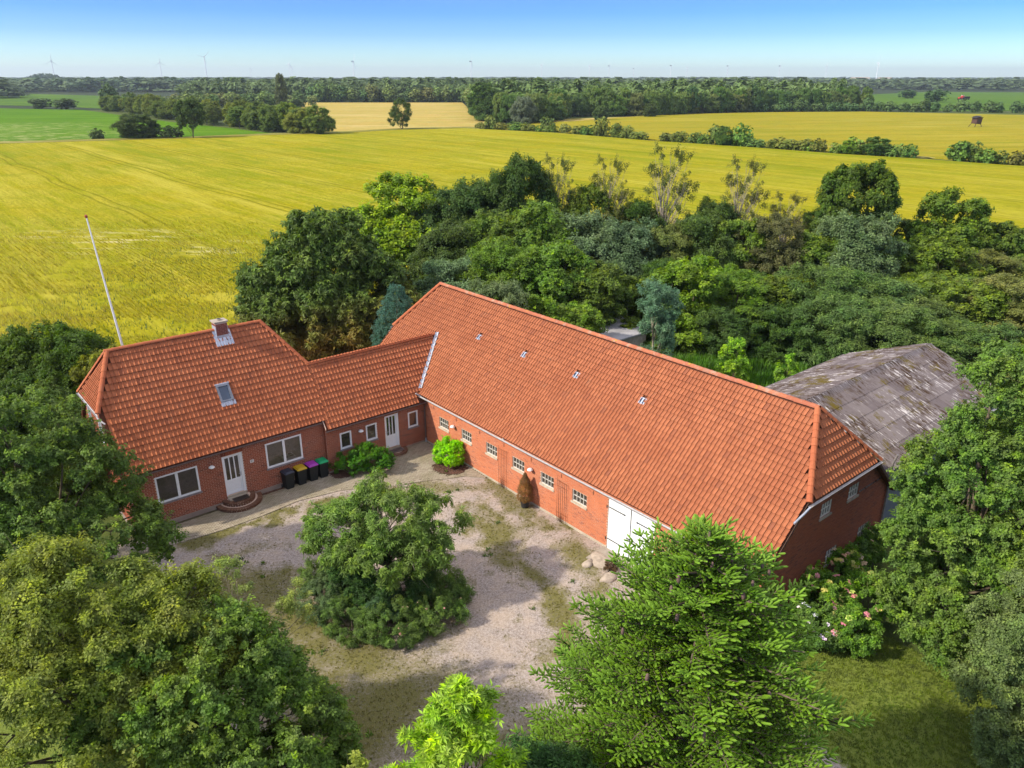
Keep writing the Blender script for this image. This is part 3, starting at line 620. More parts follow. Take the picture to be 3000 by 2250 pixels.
for p, q in (((-15.9, 3.878, 8.36), (-7.95, 3.878, 8.36)), ((-17.05, 2.05, 6.0), (-15.78, 3.83, 8.36)), ((-17.05, 5.70, 6.0), (-15.78, 3.93, 8.36)), ((-6.25, 2.07, 5.95), (-7.98, 3.83, 8.36)), ((-6.25, 5.68, 5.95), (-7.98, 3.93, 8.36))):
    ridge_line(roof_o, p, q, M_ridge)
def gutter(parent, p, q, mat, r=.062, name='gutter'):
    b = MB(); p = np.array(p, float); q = np.array(q, float); d = (q-p)/np.linalg.norm(q-p); sd = np.cross(d, [0, 0, 1.0]); n = 7
    for c in (p, q):
        for rr in (r, r*.86):
            for k in range(n): a = pi*k/(n-1); b.v.append(tuple(c+sd*(-cos(a)*rr)+np.array([0, 0, -sin(a)*rr])))
    for k in range(n-1):
        b.f += [(k, k+1, 2*n+k+1, 2*n+k), (n+k, 3*n+k, 3*n+k+1, n+k+1)]
    b.f += [(0, 2*n, 3*n, n), (n-1, 2*n-1, 4*n-1, 3*n-1)]
    return b.build(name, mat, parent)
gutter(house, (-17.0, .03, 3.20), (-6.6, .03, 3.20), M_gut)
gutter(house, (-17.13, 5.75, 5.95), (-17.13, 1.95, 5.93), M_gutw, .055)
MB().tube([(-17.13, 1.95, 5.88), (-17.10, 1.75, 5.78), (-16.93, 1.45, 5.62)], .04, 8).build('spout', M_gutw, house)
vb = MB()
for (xv) in (-16.97, ):
    vb.box(xv-.03, xv+.0, .06, .12, 3.1, 3.3)
    vb.v += [(xv-.035, .10, 3.12), (xv-.035, 2.08, 5.76), (xv-.035, 2.08, 5.93), (xv-.035, .10, 3.30), (xv-.005, .10, 3.12), (xv-.005, 2.08, 5.76), (xv-.005, 2.08, 5.93), (xv-.005, .10, 3.30)]
    i = len(vb.v)-8; vb.f += [(i, i+3, i+2, i+1), (i+4, i+5, i+6, i+7), (i+3, i+7, i+6, i+2)]
vb.build('verge_board', M_wood, house)
# chimney
chim = MB().box(-10.49, -9.89, 3.55, 4.12, 7.6, 8.80).build('chimney', M_mort, house)
r_ch = MB(); z = 7.62; k = 0; Ach = []
while z < 8.72:
    for (O_, s_, L_) in (((-10.49, 3.55), (1, 0), .60), ((-10.49, 4.12), (0, -1), .57), ((-9.89, 3.55), (0, 1), .57)):
        x = -(.12 if k % 2 else 0)
        while x < L_-.03:
            a, c = max(x, 0)+.004, min(x+.24, L_)-.006
            if c-a > .04:
                M_ = Matrix(((s_[0], -s_[1], 0, O_[0]), (s_[1], s_[0], 0, O_[1]), (0, 0, 1, z), (0, 0, 0, 1)))
                r_ch.box(a, c, -.012, .0, 0, .062, M_)
            x += .24
    z += .0745; k += 1
t_o = r_ch.build('bricks', brick_mat('brick_chimney', (.20, .06, .045), (.26, .08, .055), (.13, .05, .04)), chim); t_o['kind'] = 'stuff'
b = MB().box(-10.56, -9.82, 3.49, 4.18, 8.80, 8.87); b.prism([(-10.19+.13*cos(q*pi/6), 3.83+.13*sin(q*pi/6)) for q in range(12)], .08, Matrix.Translation((0, 0, 8.87))); b.build('chimney_cap', M_conc, chim)
MB().prism([(-10.19+.09*cos(q*pi/6), 3.83+.09*sin(q*pi/6)) for q in range(12)], .006, Matrix.Translation((0, 0, 8.952))).build('flue', M_iron, chim)
b = MB(); Mh = frame_M((0, .083, e0[2]), (1, 0, 0), (0, ch, sh_))
b.box(-10.66, -9.72, 5.40, 5.88, .05, .075, Mh); b.box(-10.66, -10.49, 5.88, 6.35, .05, .075, Mh); b.box(-9.89, -9.72, 5.88, 6.35, .05, .075, Mh)
b.box(-10.51, -9.87, 3.53, 3.55, 7.75, 8.12); b.box(-10.51, -10.49, 3.55, 4.1, 7.9, 8.62); b.box(-9.89, -9.87, 3.55, 4.1, 7.9, 8.62)
for k in range(7): b.box(-10.66+k*.135, -10.60+k*.135, 5.38, 5.75, .075, .10, Mh)
b.build('lead_flashing', M_zinc, chim)
# roof window
tv0, tv1 = tH(5.20), tH(5.95)
b = MB(); b.box(-11.46, -11.40, tv0, tv1, -.05, .13, Mh); b.box(-10.84, -10.78, tv0, tv1, -.05, .13, Mh); b.box(-11.40, -10.84, tv0, tv0+.07, -.05, .125, Mh); b.box(-11.40, -10.84, tv1-.12, tv1, -.05, .14, Mh)
b.box(-11.40, -11.35, tv0+.07, tv1-.12, .0, .10, Mh); b.box(-10.89, -10.84, tv0+.07, tv1-.12, .0, .10, Mh)
vl = b.build('roof_window', flat('roof_window_frame', (.20, .22, .26), .4, .5, metal=.3), roof_o)
b = MB().box(-11.35, -10.89, tv0+.07, tv1-.12, .03, .06, Mh); vp = b.build('pane', M_sky, vl)
b = MB()
b.box(-11.50, -10.72, tv0-.24, tv0, .045, .065, Mh)
for k in range(6): b.box(-11.48+k*.13, -11.43+k*.13, tv0-.25, tv0-.02, .06, .085, Mh)
b.box(-11.5, -10.74, tv1, tv1+.06, .04, .10, Mh)
b.build('lead_apron', M_zinc, roof_o)
# wall lamp and small fittings
def bulkhead(x, z, y, label, out=(0, -1), grp='wall lamps on the farm buildings'):
    wx, wy, wz = F2W(x, y, z); l = thing('wall_lamp', label, 'lamp', (wx, wy, wz), ANG+(0 if out == (0, -1) else rad(-90)), grp)
    MB().box(-.05, .05, -.03, 0, -.05, .05).build('backplate', M_iron, l); b = MB()
    b.tube([(0, -.02, .0), (0, -.14, .06)], .018, 6)
    n = 12; R = [(.02, .10), (.09, .085), (.15, .03), (.155, .0)]
    for r, h in R:
        for k in range(n): a = 2*pi*k/n; b.v.append((r*cos(a), -.17+r*sin(a), h-.0))
    o = len(b.v)-4*n
    for s_ in range(3):
        for k in range(n): b.f.append((o+s_*n+k, o+s_*n+(k+1) % n, o+(s_+1)*n+(k+1) % n, o+(s_+1)*n+k))
    b.f.append(tuple(o+k for k in reversed(range(n)))); b.f.append(tuple(o+3*n+k for k in range(n)))
    b.build('lamp_shade', M_white, l); MB().tube([(0, -.17, 0), (0, -.17, -.07)], [.05, .035], 8).build('bulb', M_upvc, l)
bulkhead(-12.85, 2.50, .253, 'white wall lamp left of the farmhouse front door')
bulkhead(-4.49, 2.10, 0, 'white wall lamp between two small wing windows')
bulkhead(0, 2.12, -3.07, 'white barn wall lamp above the round green bush', (-1, 0))
bulkhead(0, 2.08, -9.84, 'white barn wall lamp above the brown potted conifer', (-1, 0))
# ------------------------------------------------------------------ wing
brick_wall(wing, (-6.57, 0, 0), (1, 0, 0), 6.57, [(0, 3.1), (6.57, 3.1)], [(-5.746+6.57, -5.025+6.57, 1.276, 2.282), (-4.091+6.57, -3.377+6.57, 1.281, 2.282), (-2.824+6.57, -1.894+6.57, .36, 2.485), (-1.239+6.57, -.549+6.57, 1.279, 2.282)], .16, FM, M_brick, M_mort, 298)
brick_wall(wing, (-6.57, .25, 0), (0, -1, 0), .25, [(0, 3.3), (.25, 3.1)], [], .3, FM, M_brick, M_mort, 0)
brick_wall(wing, (0, 4.12, 0), (-1, 0, 0), 6.4, [(0, 3.1), (6.4, 3.1)], [], .3, FM, M_brick, M_mort, want_bricks=False)
b = MB(); b.box(-6.59, 0, -.018, .01, 0, .155); b.box(-6.59, -6.56, .01, .24, 0, .155); b.build('plinth', M_plinth, wing)
for (x0, x1) in ((-5.746, -5.025), (-4.091, -3.377), (-1.239, -.549)):
    window(wing, (x0, 0, 1.278), (1, 0, 0), x1-x0, 1.003, 1, 1, M_upvc, M_glass, .03, .09, .05, M_sill)
upvc_door(wing, -2.824, -1.894, .36, 2.485, .045, False)
MB().box(-2.83, -1.88, -.06, .06, .27, .359).build('threshold', M_conc, wing)
wr_ = MB(); zc = 5.91; ye = lambda z: (z-3.1606)/HS
roof_sheet(wr_, [(-6.6, ye(2.80), 2.80), (.6, ye(2.80), 2.80), (2.4, ye(zc), zc), (-6.6, ye(zc), zc)], (0, -HS, 1))
roof_sheet(wr_, [(-6.6, 4.13-ye(2.80), 2.80), (-6.6, 4.13-ye(zc), zc), (2.4, 4.13-ye(zc), zc), (.6, 4.13-ye(2.80), 2.80)], (0, HS, 1))
wroof = wr_.build('roof', M_under, wing)
t0 = -.56; A1 = slope(wroof, tile_h, e0, (1, 0, 0), (0, ch, sh_), 12, lambda t_: (-6.62 if t_ < .3 else -6.42, min(-.30+(e0[2]+t_*sh_-3.233)/.942, 2.2)), FM, r0=t0, mask=lambda x, y, z: z > 5.93)
A2 = slope(wroof, tile_h, (0, 4.13-.083, e0[2]), (-1, 0, 0), (0, -ch, sh_), 12, lambda t_: (-2.2, 6.5), FM, r0=t0)
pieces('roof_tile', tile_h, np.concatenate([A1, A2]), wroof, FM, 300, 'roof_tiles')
ridge_line(wroof, (-6.35, 2.065, 5.95), (2.25, 2.065, 5.95), M_ridge)
gutter(wing, (-6.66, -.31, 2.76), (-.02, -.31, 2.76), M_gut)
MB().tube([(-.10, -.31, 2.70), (-.09, -.18, 2.5), (-.09, -.11, 2.35), (-.09, -.11, .05)], .042, 8).build('downpipe', M_gut, wing)
MB().tube([(-.09, -.11, .34), (-.09, -.11, .03)], .055, 8).build('downpipe_foot', M_zinc, wing)
vl = MB(); P_ = []
for z in np.linspace(3.42, 5.92, 12): P_.append(np.array([-.35+(z-3.233)/.942, ye(z), z]))
for a, c in zip(P_[:-1], P_[1:]):
    for k, (dx, dy, dz) in enumerate(((-.12, -.02, .075), (.02, -.09, .075))): pass
    vl.quad(tuple(a+[-.13, 0, .12]), tuple(a+[0, -.02, .12]), tuple(c+[0, -.02, .12]), tuple(c+[-.13, 0, .12])); vl.quad(tuple(a+[0, -.02, .12]), tuple(a+[.03, -.14, .15]), tuple(c+[.03, -.14, .15]), tuple(c+[0, -.02, .12]))
vl.build('valley_flashing', M_zinc, wing)
MB().tube([(-.62, -.02, 3.36), (-.38, -.12, 3.18), (-.34, -.2, 3.10)], .05, 7).build('valley_spout', M_gutw, wing)
b = MB(); b.v += [(-6.655, -.24, 2.80), (-6.655, .09, 3.24), (-6.655, .09, 3.36), (-6.655, -.27, 2.92), (-6.63, -.24, 2.80), (-6.63, .09, 3.24), (-6.63, .09, 3.36), (-6.63, -.27, 2.92)]; b.f += [(0, 3, 2, 1), (4, 5, 6, 7), (3, 7, 6, 2), (0, 1, 5, 4), (0, 4, 7, 3)]; b.build('verge_board', flat('verge_paint', (.62, .45, .36), .7), wing)
MB().tube([(-5.03, -.02, 2.62), (-5.03, -.12, 2.60), (-5.03, -.13, 2.72)], .012, 5).build('wall_hook', M_iron, wing)
# ------------------------------------------------------------------ barn
SB = .9418; BA = math.atan(SB); cb, sb_ = cos(BA), sin(BA)
bw = [(1.517, 2.45), (3.723, 4.649), (5.993, 6.937), (8.248, 9.2), (10.488, 11.454), (12.79, 13.774)]
brick_wall(barn, (0, 0, 0), (0, -1, 0), 23.4, [(0, 3.52), (23.4, 3.52)], [(a, c, 1.558, 2.195) for a, c in bw]+[(15.17, 17.95, 0, 2.784)], .14, FM, M_brickb, M_mortb, 298)
brick_wall(barn, (0, 6.2, 0), (0, -1, 0), 6.2, [(0, 3.52), (6.2, 3.52)], [], .14, FM, M_brickb, M_mortb, want_bricks=False)
gp = [(0, 3.5), (2.05, 5.40), (7.65, 5.40), (9.7, 3.5)]
M_brickg = brick_mat('brick_gable_shaded', (.27, .088, .045), (.22, .07, .04), (.14, .055, .04))  # gable brick and mortar: barn colours darkened to paint in the gable's shade
brick_wall(barn, (0, -23.4, 0), (1, 0, 0), 9.7, gp, [(3.66, 4.5, 4.03, 4.70), (5.88, 6.75, 4.05, 4.70), (4.76, 5.66, 1.30, 1.97), (7.5, 8.4, 1.35, 2.04)], .14, FM, M_brickg, mortar('mortar_gable_shaded', (.34, .23, .17), (.24, .13, .09)), 0)
brick_wall(barn, (9.7, 6.2, 0), (-1, 0, 0), 9.7, gp, [], .3, FM, M_brickb, M_mortb, want_bricks=False)
brick_wall(barn, (9.7, -23.4, 0), (0, 1, 0), 29.6, [(0, 3.5), (29.6, 3.5)], [], .3, FM, M_brickb, M_mortb, want_bricks=False)
b = MB(); b.box(-.022, .01, -15.17, 0, 0, .135); b.box(-.022, .01, -23.42, -17.95, 0, .135); b.build('plinth', M_plinthb, barn)
for a, c in bw: window(barn, (0, -a, 1.558), (0, -1, 0), c-a, .637, 4, 2, M_cream, M_glassd, .09, .032, .024, M_sillb, sillw=.05)
def barred(x0, x1, z0, z1):
    w = window(barn, (x0, -23.4, z0), (1, 0, 0), x1-x0, z1-z0, 4, 2, M_cream, M_glassd, .07, .03, .022, M_conc)
for q in ((3.66, 4.5, 4.03, 4.70), (5.88, 6.75, 4.05, 4.70), (4.76, 5.66, 1.30, 1.97), (7.5, 8.4, 1.35, 2.04)): barred(*q)
# white double doors: boards, straps, latch
def leaf(y0, y1, straps, hinge_at, latch=None):
    n = 9; w = (y1-y0)/n; bk = MB().box(.05, .07, -y1+.01, -y0-.01, .02, 2.76).build('door_leaf', M_wdoor, barn)
    for k in range(n):
        a = y0+k*w; MB().box(.018+random.uniform(0, .004), .05, -(a+w-.007), -a-.004, .03, 2.765).build('board', M_wdoor, bk)
    for z in straps:
        h0, h1 = (y0-.03, y0+1.0) if hinge_at == 'l' else (y1-1.0, y1+.03)
        s = MB().box(.004, .016, -h1, -h0, z-.022, z+.022); e = h1 if hinge_at == 'l' else h0; s.box(.0, .016, -e-.035, -e+.035, z-.035, z+.035)
        p_ = y0-.09 if hinge_at == 'l' else y1+.05
        s.box(-.02, .0, -p_-.04, -p_+.02, z-.09, z+.07); s.build('hinge_strap', M_iron, bk)
    if latch: MB().box(-.02, .016, -latch-.1, -latch+.1, 1.14, 1.175).build('latch', M_iron, bk)
leaf(15.18, 16.545, (2.27, .57), 'l', 16.44); leaf(16.575, 17.94, (2.23, .57), 'r')
MB().box(.0, .05, -16.572, -16.548, .03, 2.76).build('cover_strip', M_iron, barn)
eb = (-.35, 0, 3.233)
def b_rng(t_):
    z = 3.233+t_*sb_; lo = -6.46; hi = 23.64
    if z > 5.5: k = (z-5.5)/(8.13-5.5); lo = -6.46+k*1.57; hi = 23.64-k*1.62
    return lo, hi
r_ = MB()
roof_sheet(r_, [(-.35, 6.46, 3.233), (-.35, -23.6, 3.233), (2.06, -23.6, 5.5), (4.85, -22.0, 8.13), (4.85, 4.89, 8.13), (2.06, 6.4, 5.5)], (-SB, 0, 1))
roof_sheet(r_, [(10.05, -23.6, 3.233), (10.05, 6.46, 3.233), (7.64, 6.4, 5.5), (4.85, 4.89, 8.13), (4.85, -22.0, 8.13), (7.64, -23.6, 5.5)], (SB, 0, 1))
roof_sheet(r_, [(2.06, -23.66, 5.5), (7.64, -23.66, 5.5), (4.85, -22.0, 8.13)], (0, -2.63, 1.62)); roof_sheet(r_, [(7.64, 6.46, 5.5), (2.06, 6.46, 5.5), (4.85, 4.89, 8.13)], (0, 2.63, 1.57))
broof = r_.build('roof', M_under, barn)
SKL = [(3.07, -1.53), (3.07, -5.62), (3.07, -9.76), (3.07, -14.25)]
A1 = slope(broof, tile_b, eb, (0, -1, 0), (cb, 0, sb_), 21, b_rng, FM, mask=lambda x, y, z: any(abs(x-a) < .13 and abs(y-c) < .13 for a, c in SKL) or z > 8.08)
A2 = slope(broof, tile_b, (10.05, 0, 3.233), (0, 1, 0), (-cb, 0, sb_), 21, lambda t_: (-b_rng(t_)[1], -b_rng(t_)[0]), FM, mask=lambda x, y, z: (y < -13.4 and x > 7.1))
gl = sqrt(2.63**2+1.62**2)
A3 = slope(broof, tile_b, (4.85, -23.66, 5.5), (1, 0, 0), (0, 1.62/gl, 2.63/gl), 9, lambda t_: (-2.79*(1-t_/gl)-.02, 2.79*(1-t_/gl)+.02), FM)
gl2 = sqrt(2.63**2+1.57**2); A4 = slope(broof, tile_b, (4.85, 6.46, 5.5), (-1, 0, 0), (0, -1.57/gl2, 2.63/gl2), 9, lambda t_: (-2.79*(1-t_/gl2), 2.79*(1-t_/gl2)), FM)
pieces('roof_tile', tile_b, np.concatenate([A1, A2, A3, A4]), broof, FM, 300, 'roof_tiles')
ridge_line(broof, (4.85, 4.95, 8.18), (4.85, -22.05, 8.18), M_ridgeb, .13)
for p, q in (((2.02, -23.68, 5.52), (4.80, -22.02, 8.17)), ((7.68, -23.68, 5.52), (4.90, -22.02, 8.17)), ((2.02, 6.48, 5.52), (4.80, 4.9, 8.17)), ((7.68, 6.48, 5.52), (4.90, 4.9, 8.17))): ridge_line(broof, p, q, M_ridge, .125)
Mb = frame_M((-.35, 0, 3.233), (0, -1, 0), (cb, 0, sb_))
for a, c in SKL:
    tt = (a+.35)/cb; s_ = -c; o = MB().box(s_-.17, s_+.17, tt-.17, tt+.17, .03, .06, Mb).build('skylight', M_zinc, broof)
    for k in (-1, 1): MB().box(s_+k*.08-.035, s_+k*.08+.035, tt-.13, tt+.13, .061, .075, Mb).build('pane', M_sky, o)
gutter(barn, (-.42, .25, 3.16), (-.42, -23.6, 3.12), M_gutw, .06)
gutter(barn, (1.9, -23.78, 5.42), (7.8, -23.78, 5.46), M_gutw, .06)
MB().tube([(1.95, -23.78, 5.38), (1.55, -23.76, 5.22), (1.0, -23.72, 5.02)], .045, 8).build('spout', M_zinc, barn)
MB().tube([(2.0, 6.6, 5.40), (1.9, 6.6, 5.2), (1.7, 6.55, 5.15)], .045, 6).build('spout', M_gutw, barn)
gutter(barn, (1.9, 6.62, 5.42), (7.8, 6.62, 5.42), M_gutw, .055)
MB().tube([(9.62, -23.62, 5.1), (9.62, -23.49, 4.6), (9.62, -23.49, .05)], .05, 8).build('downpipe', flat('downpipe_grey', (.22, .2, .19), .6), barn)
b = MB()
for xv, sg in ((-.33, 1), (10.03, -1)):
    for yv in (-23.66, 6.5):
        a = (xv, yv, 3.12); c = (xv+sg*2.4, yv, 3.12+2.26)
        b.v += [a, c, (c[0], c[1], c[2]+.15), (a[0], a[1], a[2]+.15), (a[0], yv+.03, a[2]), (c[0], yv+.03, c[2]), (c[0], yv+.03, c[2]+.15), (a[0], yv+.03, a[2]+.15)]
        i = len(b.v)-8; b.f += [(i, i+1, i+2, i+3), (i+7, i+6, i+5, i+4), (i+3, i+2, i+6, i+7), (i, i+4, i+5, i+1)]
b.build('verge_board', M_wood, barn)
for v_ in (.98, 3.24, 5.43, 7.55, 9.75, 12.01, 14.2):
    MB().box(-.025, .0, -v_-.018, -v_+.018, 2.48, 2.68).build('wall_anchor', M_rust, barn)
MB().box(-.10, 0, -7.59, -7.51, 2.93, 3.0).build('sensor', M_white, barn)
# barn door slab and boulders
t_ = F2W(0, 0, 0)
slab = MB(); slab.prism([(-1.35, -15.15), (-.02, -15.0), (-.02, -19.2), (-1.5, -19.2), (-1.65, -17.6), (-1.15, -16.6), (-1.25, -15.8)], .07); sl = paste('concrete_apron', slab, M_conc); tag(sl, 'worn concrete apron in front of the white barn doors', 'slab')
def boulder(name, label, x, y, rx, ry, rz, seed, mat, group=None):
    r = np.random.default_rng(seed); V = []; F_ = []; n, m = 12, 6
    for i in range(m+1):
        ph = pi*i/m
        for k in range(n):
            th = 2*pi*k/n; w = 1+.16*sin(3*th+seed)+.1*r.normal()*.5; V.append((rx*w*sin(ph)*cos(th), ry*w*sin(ph)*sin(th), rz*cos(ph)*(1+.05*r.normal())))
    for i in range(m):
        for k in range(n): F_.append((i*n+k, (i+1)*n+k, (i+1)*n+(k+1) % n, i*n+(k+1) % n))
    o = obj(name, raw_mesh(name, V, F_, mat, smooth=True)); o.location = F2W(x, y, .03); o.rotation_euler = (0, 0, seed); return tag(o, label, 'stone', group)
M_stone = flat('granite', (.40, .33, .26), .9, .15, var=.25, sc=5)
boulder('boulder', 'small flat granite stone at the edge of the barn apron', -1.62, -15.55, .36, .22, .16, 1, M_stone)
boulder('boulder', 'large flat granite stone by the dark plant at the barn doors', -1.55, -16.9, .62, .30, .17, 4, M_stone)
boulder('boulder', 'long pale stone at the foot of the white barn doors', -.95, -15.75, .75, .5, .10, 2, M_stone)
# ------------------------------------------------------------------ fibre cement shed behind the barn
shed = thing('cement_roof_shed', 'old grey shed with mossy corrugated roof behind the brick barn', 'shed', tuple(P0), ANG)
t = NT('fibre_cement'); v = t.coord(rot=(0, 0, -ANG)); n1 = t.noise(v, .45, 5, .6)
def sc_(x, y, z=1): m_ = t.t.nodes.new('ShaderNodeMapping'); t.t.links.new(v, m_.inputs[0]); m_.inputs['Scale'].default_value = (x, y, z); return m_.outputs[0]
n2 = t.noise(sc_(9.0, 1.1), 1.0, 5, .7); n3 = t.noise(sc_(12.0, 2.2), 1.0, 4, .65); pt_ = t.noise(v, .33, 4, .6)
c = t.mix(t.rnd(), (.12, .10, .105), (.18, .155, .155)); c = t.mix(t.ramp(n1, .4, .7, 0, .6), c, (.12, .10, .10))
c = t.mix(t.math('MULTIPLY', t.ramp(n2, .545, .62), t.ramp(pt_, .40, .58), clamp=True), c, (.50, .47, .46))
c = t.mix(t.math('MULTIPLY', t.ramp(n3, .52, .44), t.ramp(n1, .40, .56), clamp=True), c, (.055, .035, .022))
c = t.mix(t.math('MULTIPLY', t.ramp(t.noise(v, .7, 4, .6), .55, .63), t.ramp(n3, .58, .46), clamp=True), c, (.10, .075, .015))
M_fib = t.done(t.bsdf(c, .92, .12, t.bump(n2, .3, .02)))
SA_ = atan2(5.97-4.1, 23.4-18.78); L_s = sqrt(1.87**2+4.62**2)
def corr_mesh(w, l):
    V = []; F_ = []; n = int(w/.177)*4
    for yy, zz in ((0, .022), (l+.10, 0)):
        for k in range(n+1): x = k*w/n; V.append((x, yy, zz+.026*cos(2*pi*k/4)))
    for k in range(n): F_.append((k, k+1, n+k+2, n+k+1))
    for k in range(n+1): V.append((V[k][0], 0, V[k][2]-.018))
    for k in range(n): F_.append((2*n+2+k, 2*n+3+k, k+1, k))
    return raw_mesh('roof_sheet', V, F_, M_fib, smooth=False)
cw = 1.062; cm = corr_mesh(cw, L_s/5)
r_ = MB(); roof_sheet(r_, [(7.0, -23.4, 4.1), (23.7, -23.4, 4.1), (23.7, -18.78, 5.97), (7.0, -18.78, 5.97)], (0, -.405, 1)); roof_sheet(r_, [(7.0, -13.6, 4.0), (7.0, -18.78, 5.97), (23.7, -18.78, 5.97), (23.7, -13.6, 4.0)], (0, .39, 1))
sroof = r_.build('roof', M_fib, shed)
for k in range(16):
    for j in range(5):
        x = 6.75+k*cw
        for sgn in (0, 1):
            ca_, sa_ = cos(SA_), sin(SA_)
            if sgn == 0: s = (1, 0, 0); t_ = (0, ca_, sa_); O = (x, -23.45+ca_*j*L_s/5, 4.1+sa_*j*L_s/5+.04)
            else: s = (-1, 0, 0); t_ = (0, -ca_, sa_); O = (x+cw, -13.95-ca_*j*L_s/5, 4.1+sa_*j*L_s/5+.03)
            o = obj('roof_sheet', cm, sroof); o.matrix_basis = frame_M(O, np.array(s, float), np.array(t_, float)) @ Matrix.Rotation(random.uniform(-.006, .006), 4, 'Z')
for k in range(14):
    x = 7.2+k*1.18; b = MB(); z = 6.03+random.uniform(-.015, .015)
    b.quad((x, -19.08, z-.12), (x+1.24, -19.08, z-.12), (x+1.24, -18.78, z+.05), (x, -18.78, z+.05)); b.quad((x, -18.78, z+.05), (x+1.24, -18.78, z+.05), (x+1.24, -18.48, z-.10), (x, -18.48, z-.10)); b.quad((x, -19.08, z-.15), (x+1.24, -19.08, z-.15), (x+1.24, -19.08, z-.12), (x, -19.08, z-.12))
    b.build('ridge_cap', M_fib, shed)
M_sheetw = flat('grey_sheet_wall', (.115, .125, .145), .6, .4, var=.2, sc=2)
w_ = MB().box(10.35, 23.5, -23.02, -22.9, 0, 4.0).build('wall', M_sheetw, shed)
for k in range(12): MB().box(10.37+k*1.09, 10.37+k*1.09+1.08, -23.06, -23.02, .05, 3.95).build('wall_panel', M_sheetw, w_)
b = MB(); b.poly([(23.5, -22.9, 0), (23.5, -14.0, 0), (23.5, -14.0, 3.9), (23.5, -18.78, 5.85), (23.5, -22.9, 4.0)]); b.poly([(9.75, -14.0, 0), (23.5, -14.0, 0), (23.5, -14.0, 3.9), (9.75, -14.0, 3.9)]); b.build('rear_wall', M_sheetw, shed)
MB().box(9.72, 10.34, -23.2, -22.95, 0, 3.1).build('brick_pier', M_brickg, shed)
gutter(shed, (9.85, -23.56, 4.06), (23.6, -23.56, 4.0), M_gutw, .06)
MB().tube([(9.95, -23.56, 4.0), (9.8, -23.52, 3.7), (9.72, -23.5, 3.4)], .045, 7).build('downpipe', M_zinc, shed)
# low slab roofed building behind the barn
lsh = thing('low_outbuilding', 'low grey roofed outbuilding half hidden by trees behind the barn ridge', 'outbuilding', tuple(P0), ANG)
MB().box(13.2, 22.2, 1.7, 8.3, 0, 2.2).build('wall', M_conc, lsh)
b = MB(); roof_sheet(b, [(13, 1.4, 2.25), (22.5, 1.4, 2.25), (22.5, 5.2, 2.75), (13, 5.2, 2.75)], (0, -.13, 1), .1); ra = b.build('roof', flat('pale_roof_felt', (.36, .35, .36), .9, .1, var=.25, sc=1), lsh)
b = MB(); roof_sheet(b, [(13, 5.2, 2.75), (22.5, 5.2, 2.75), (22.5, 8.7, 2.3), (13, 8.7, 2.3)], (0, .13, 1), .1)
for k in range(9): b.box(13+k*1.15, 13.06+k*1.15, 5.2, 8.6, 2.3, 2.78)
b.build('rear_roof', flat('dark_roof_felt', (.13, .10, .085), .9, .1, var=.3, sc=1), lsh)
MB().box(13, 22.5, 5.12, 5.3, 2.75, 2.84).build('ridge_cap', M_iron, lsh)
# ------------------------------------------------------------------ round brick steps, mats
M_stepb = brick_mat('brick_step', (.13, .065, .045), (.19, .10, .065), (.26, .16, .10))
def steps(name, label, cx, cy, tiers, cat='steps'):
    s = thing(name, label, cat, F2W(cx, cy, 0), ANG)
    z = .02
    for (r, h) in tiers:
        co = MB(); ns = 22; pts = [(0, .0)]+[(r*.985*cos(pi+pi*k/ns), r*.985*sin(pi+pi*k/ns)) for k in range(ns+1)]; pts = pts[1:]
        co.prism(pts, z+h-.012, taper=1.0); core = co.build('step', M_mort, s)
        nb = int(pi*r/.078)
        for k in range(nb):
            a = pi+pi*(k+.5)/nb; ro = r+.012; ri = r-.23; w = .031
            M_ = Matrix.Translation((0, 0, z)) @ Matrix.Rotation(a, 4, 'Z'); MB().box(ri, ro, -w, w, h-.07, h, M_).build('brick', M_stepb, core)
        for kk in range(int((h-.07)/.065)):
            nb2 = int(pi*r/.24); bm_ = MB()
            for k in range(nb2):
                a = pi+pi*(k+.5*(kk % 2)+.25)/nb2; M_ = Matrix.Translation((0, 0, z+kk*.066)) @ Matrix.Rotation(a, 4, 'Z'); MB().box(r-.1, r+.008, -.108, .108, .004, .060, M_).build('brick', M_stepb, core)
        z += 0
    return s
st1 = steps('round_steps', 'two-tier round brick steps at the farmhouse front door', -11.70, .24, [(1.18, .20), (.84, .40)])
MB().box(-.55, .45, -.35, .0, .40, .46).build('landing', M_conc, st1)
st2 = steps('round_steps', 'single round brick step under the wing door', -2.30, .0, [(.78, .17)])
MB().box(-.5, .42, -.2, 0, .17, .24).build('landing', M_conc, st2)
def mat_(label, x, y, z, w, d, col, tilt=0.0):
    m = thing('door_mat', label, 'mat', F2W(x, y, z), ANG, 'door mats'); MB().box(-w/2, w/2, -d/2, d/2, 0, .02).build('mat_border', flat('mat_border', tuple(c*1.8 for c in col), .9, .1), m); MB().box(-w/2+.05, w/2-.05, -d/2+.05, d/2-.05, .02, .028).build('mat_pile', flat('mat_pile', col, .95, .05), m)
mat_('dark framed door mat on the farmhouse steps', -11.72, -.22, .462, .8, .42, (.045, .035, .03)); mat_('grey door mat on the wing step', -2.3, -.28, .245, .85, .42, (.11, .085, .08))
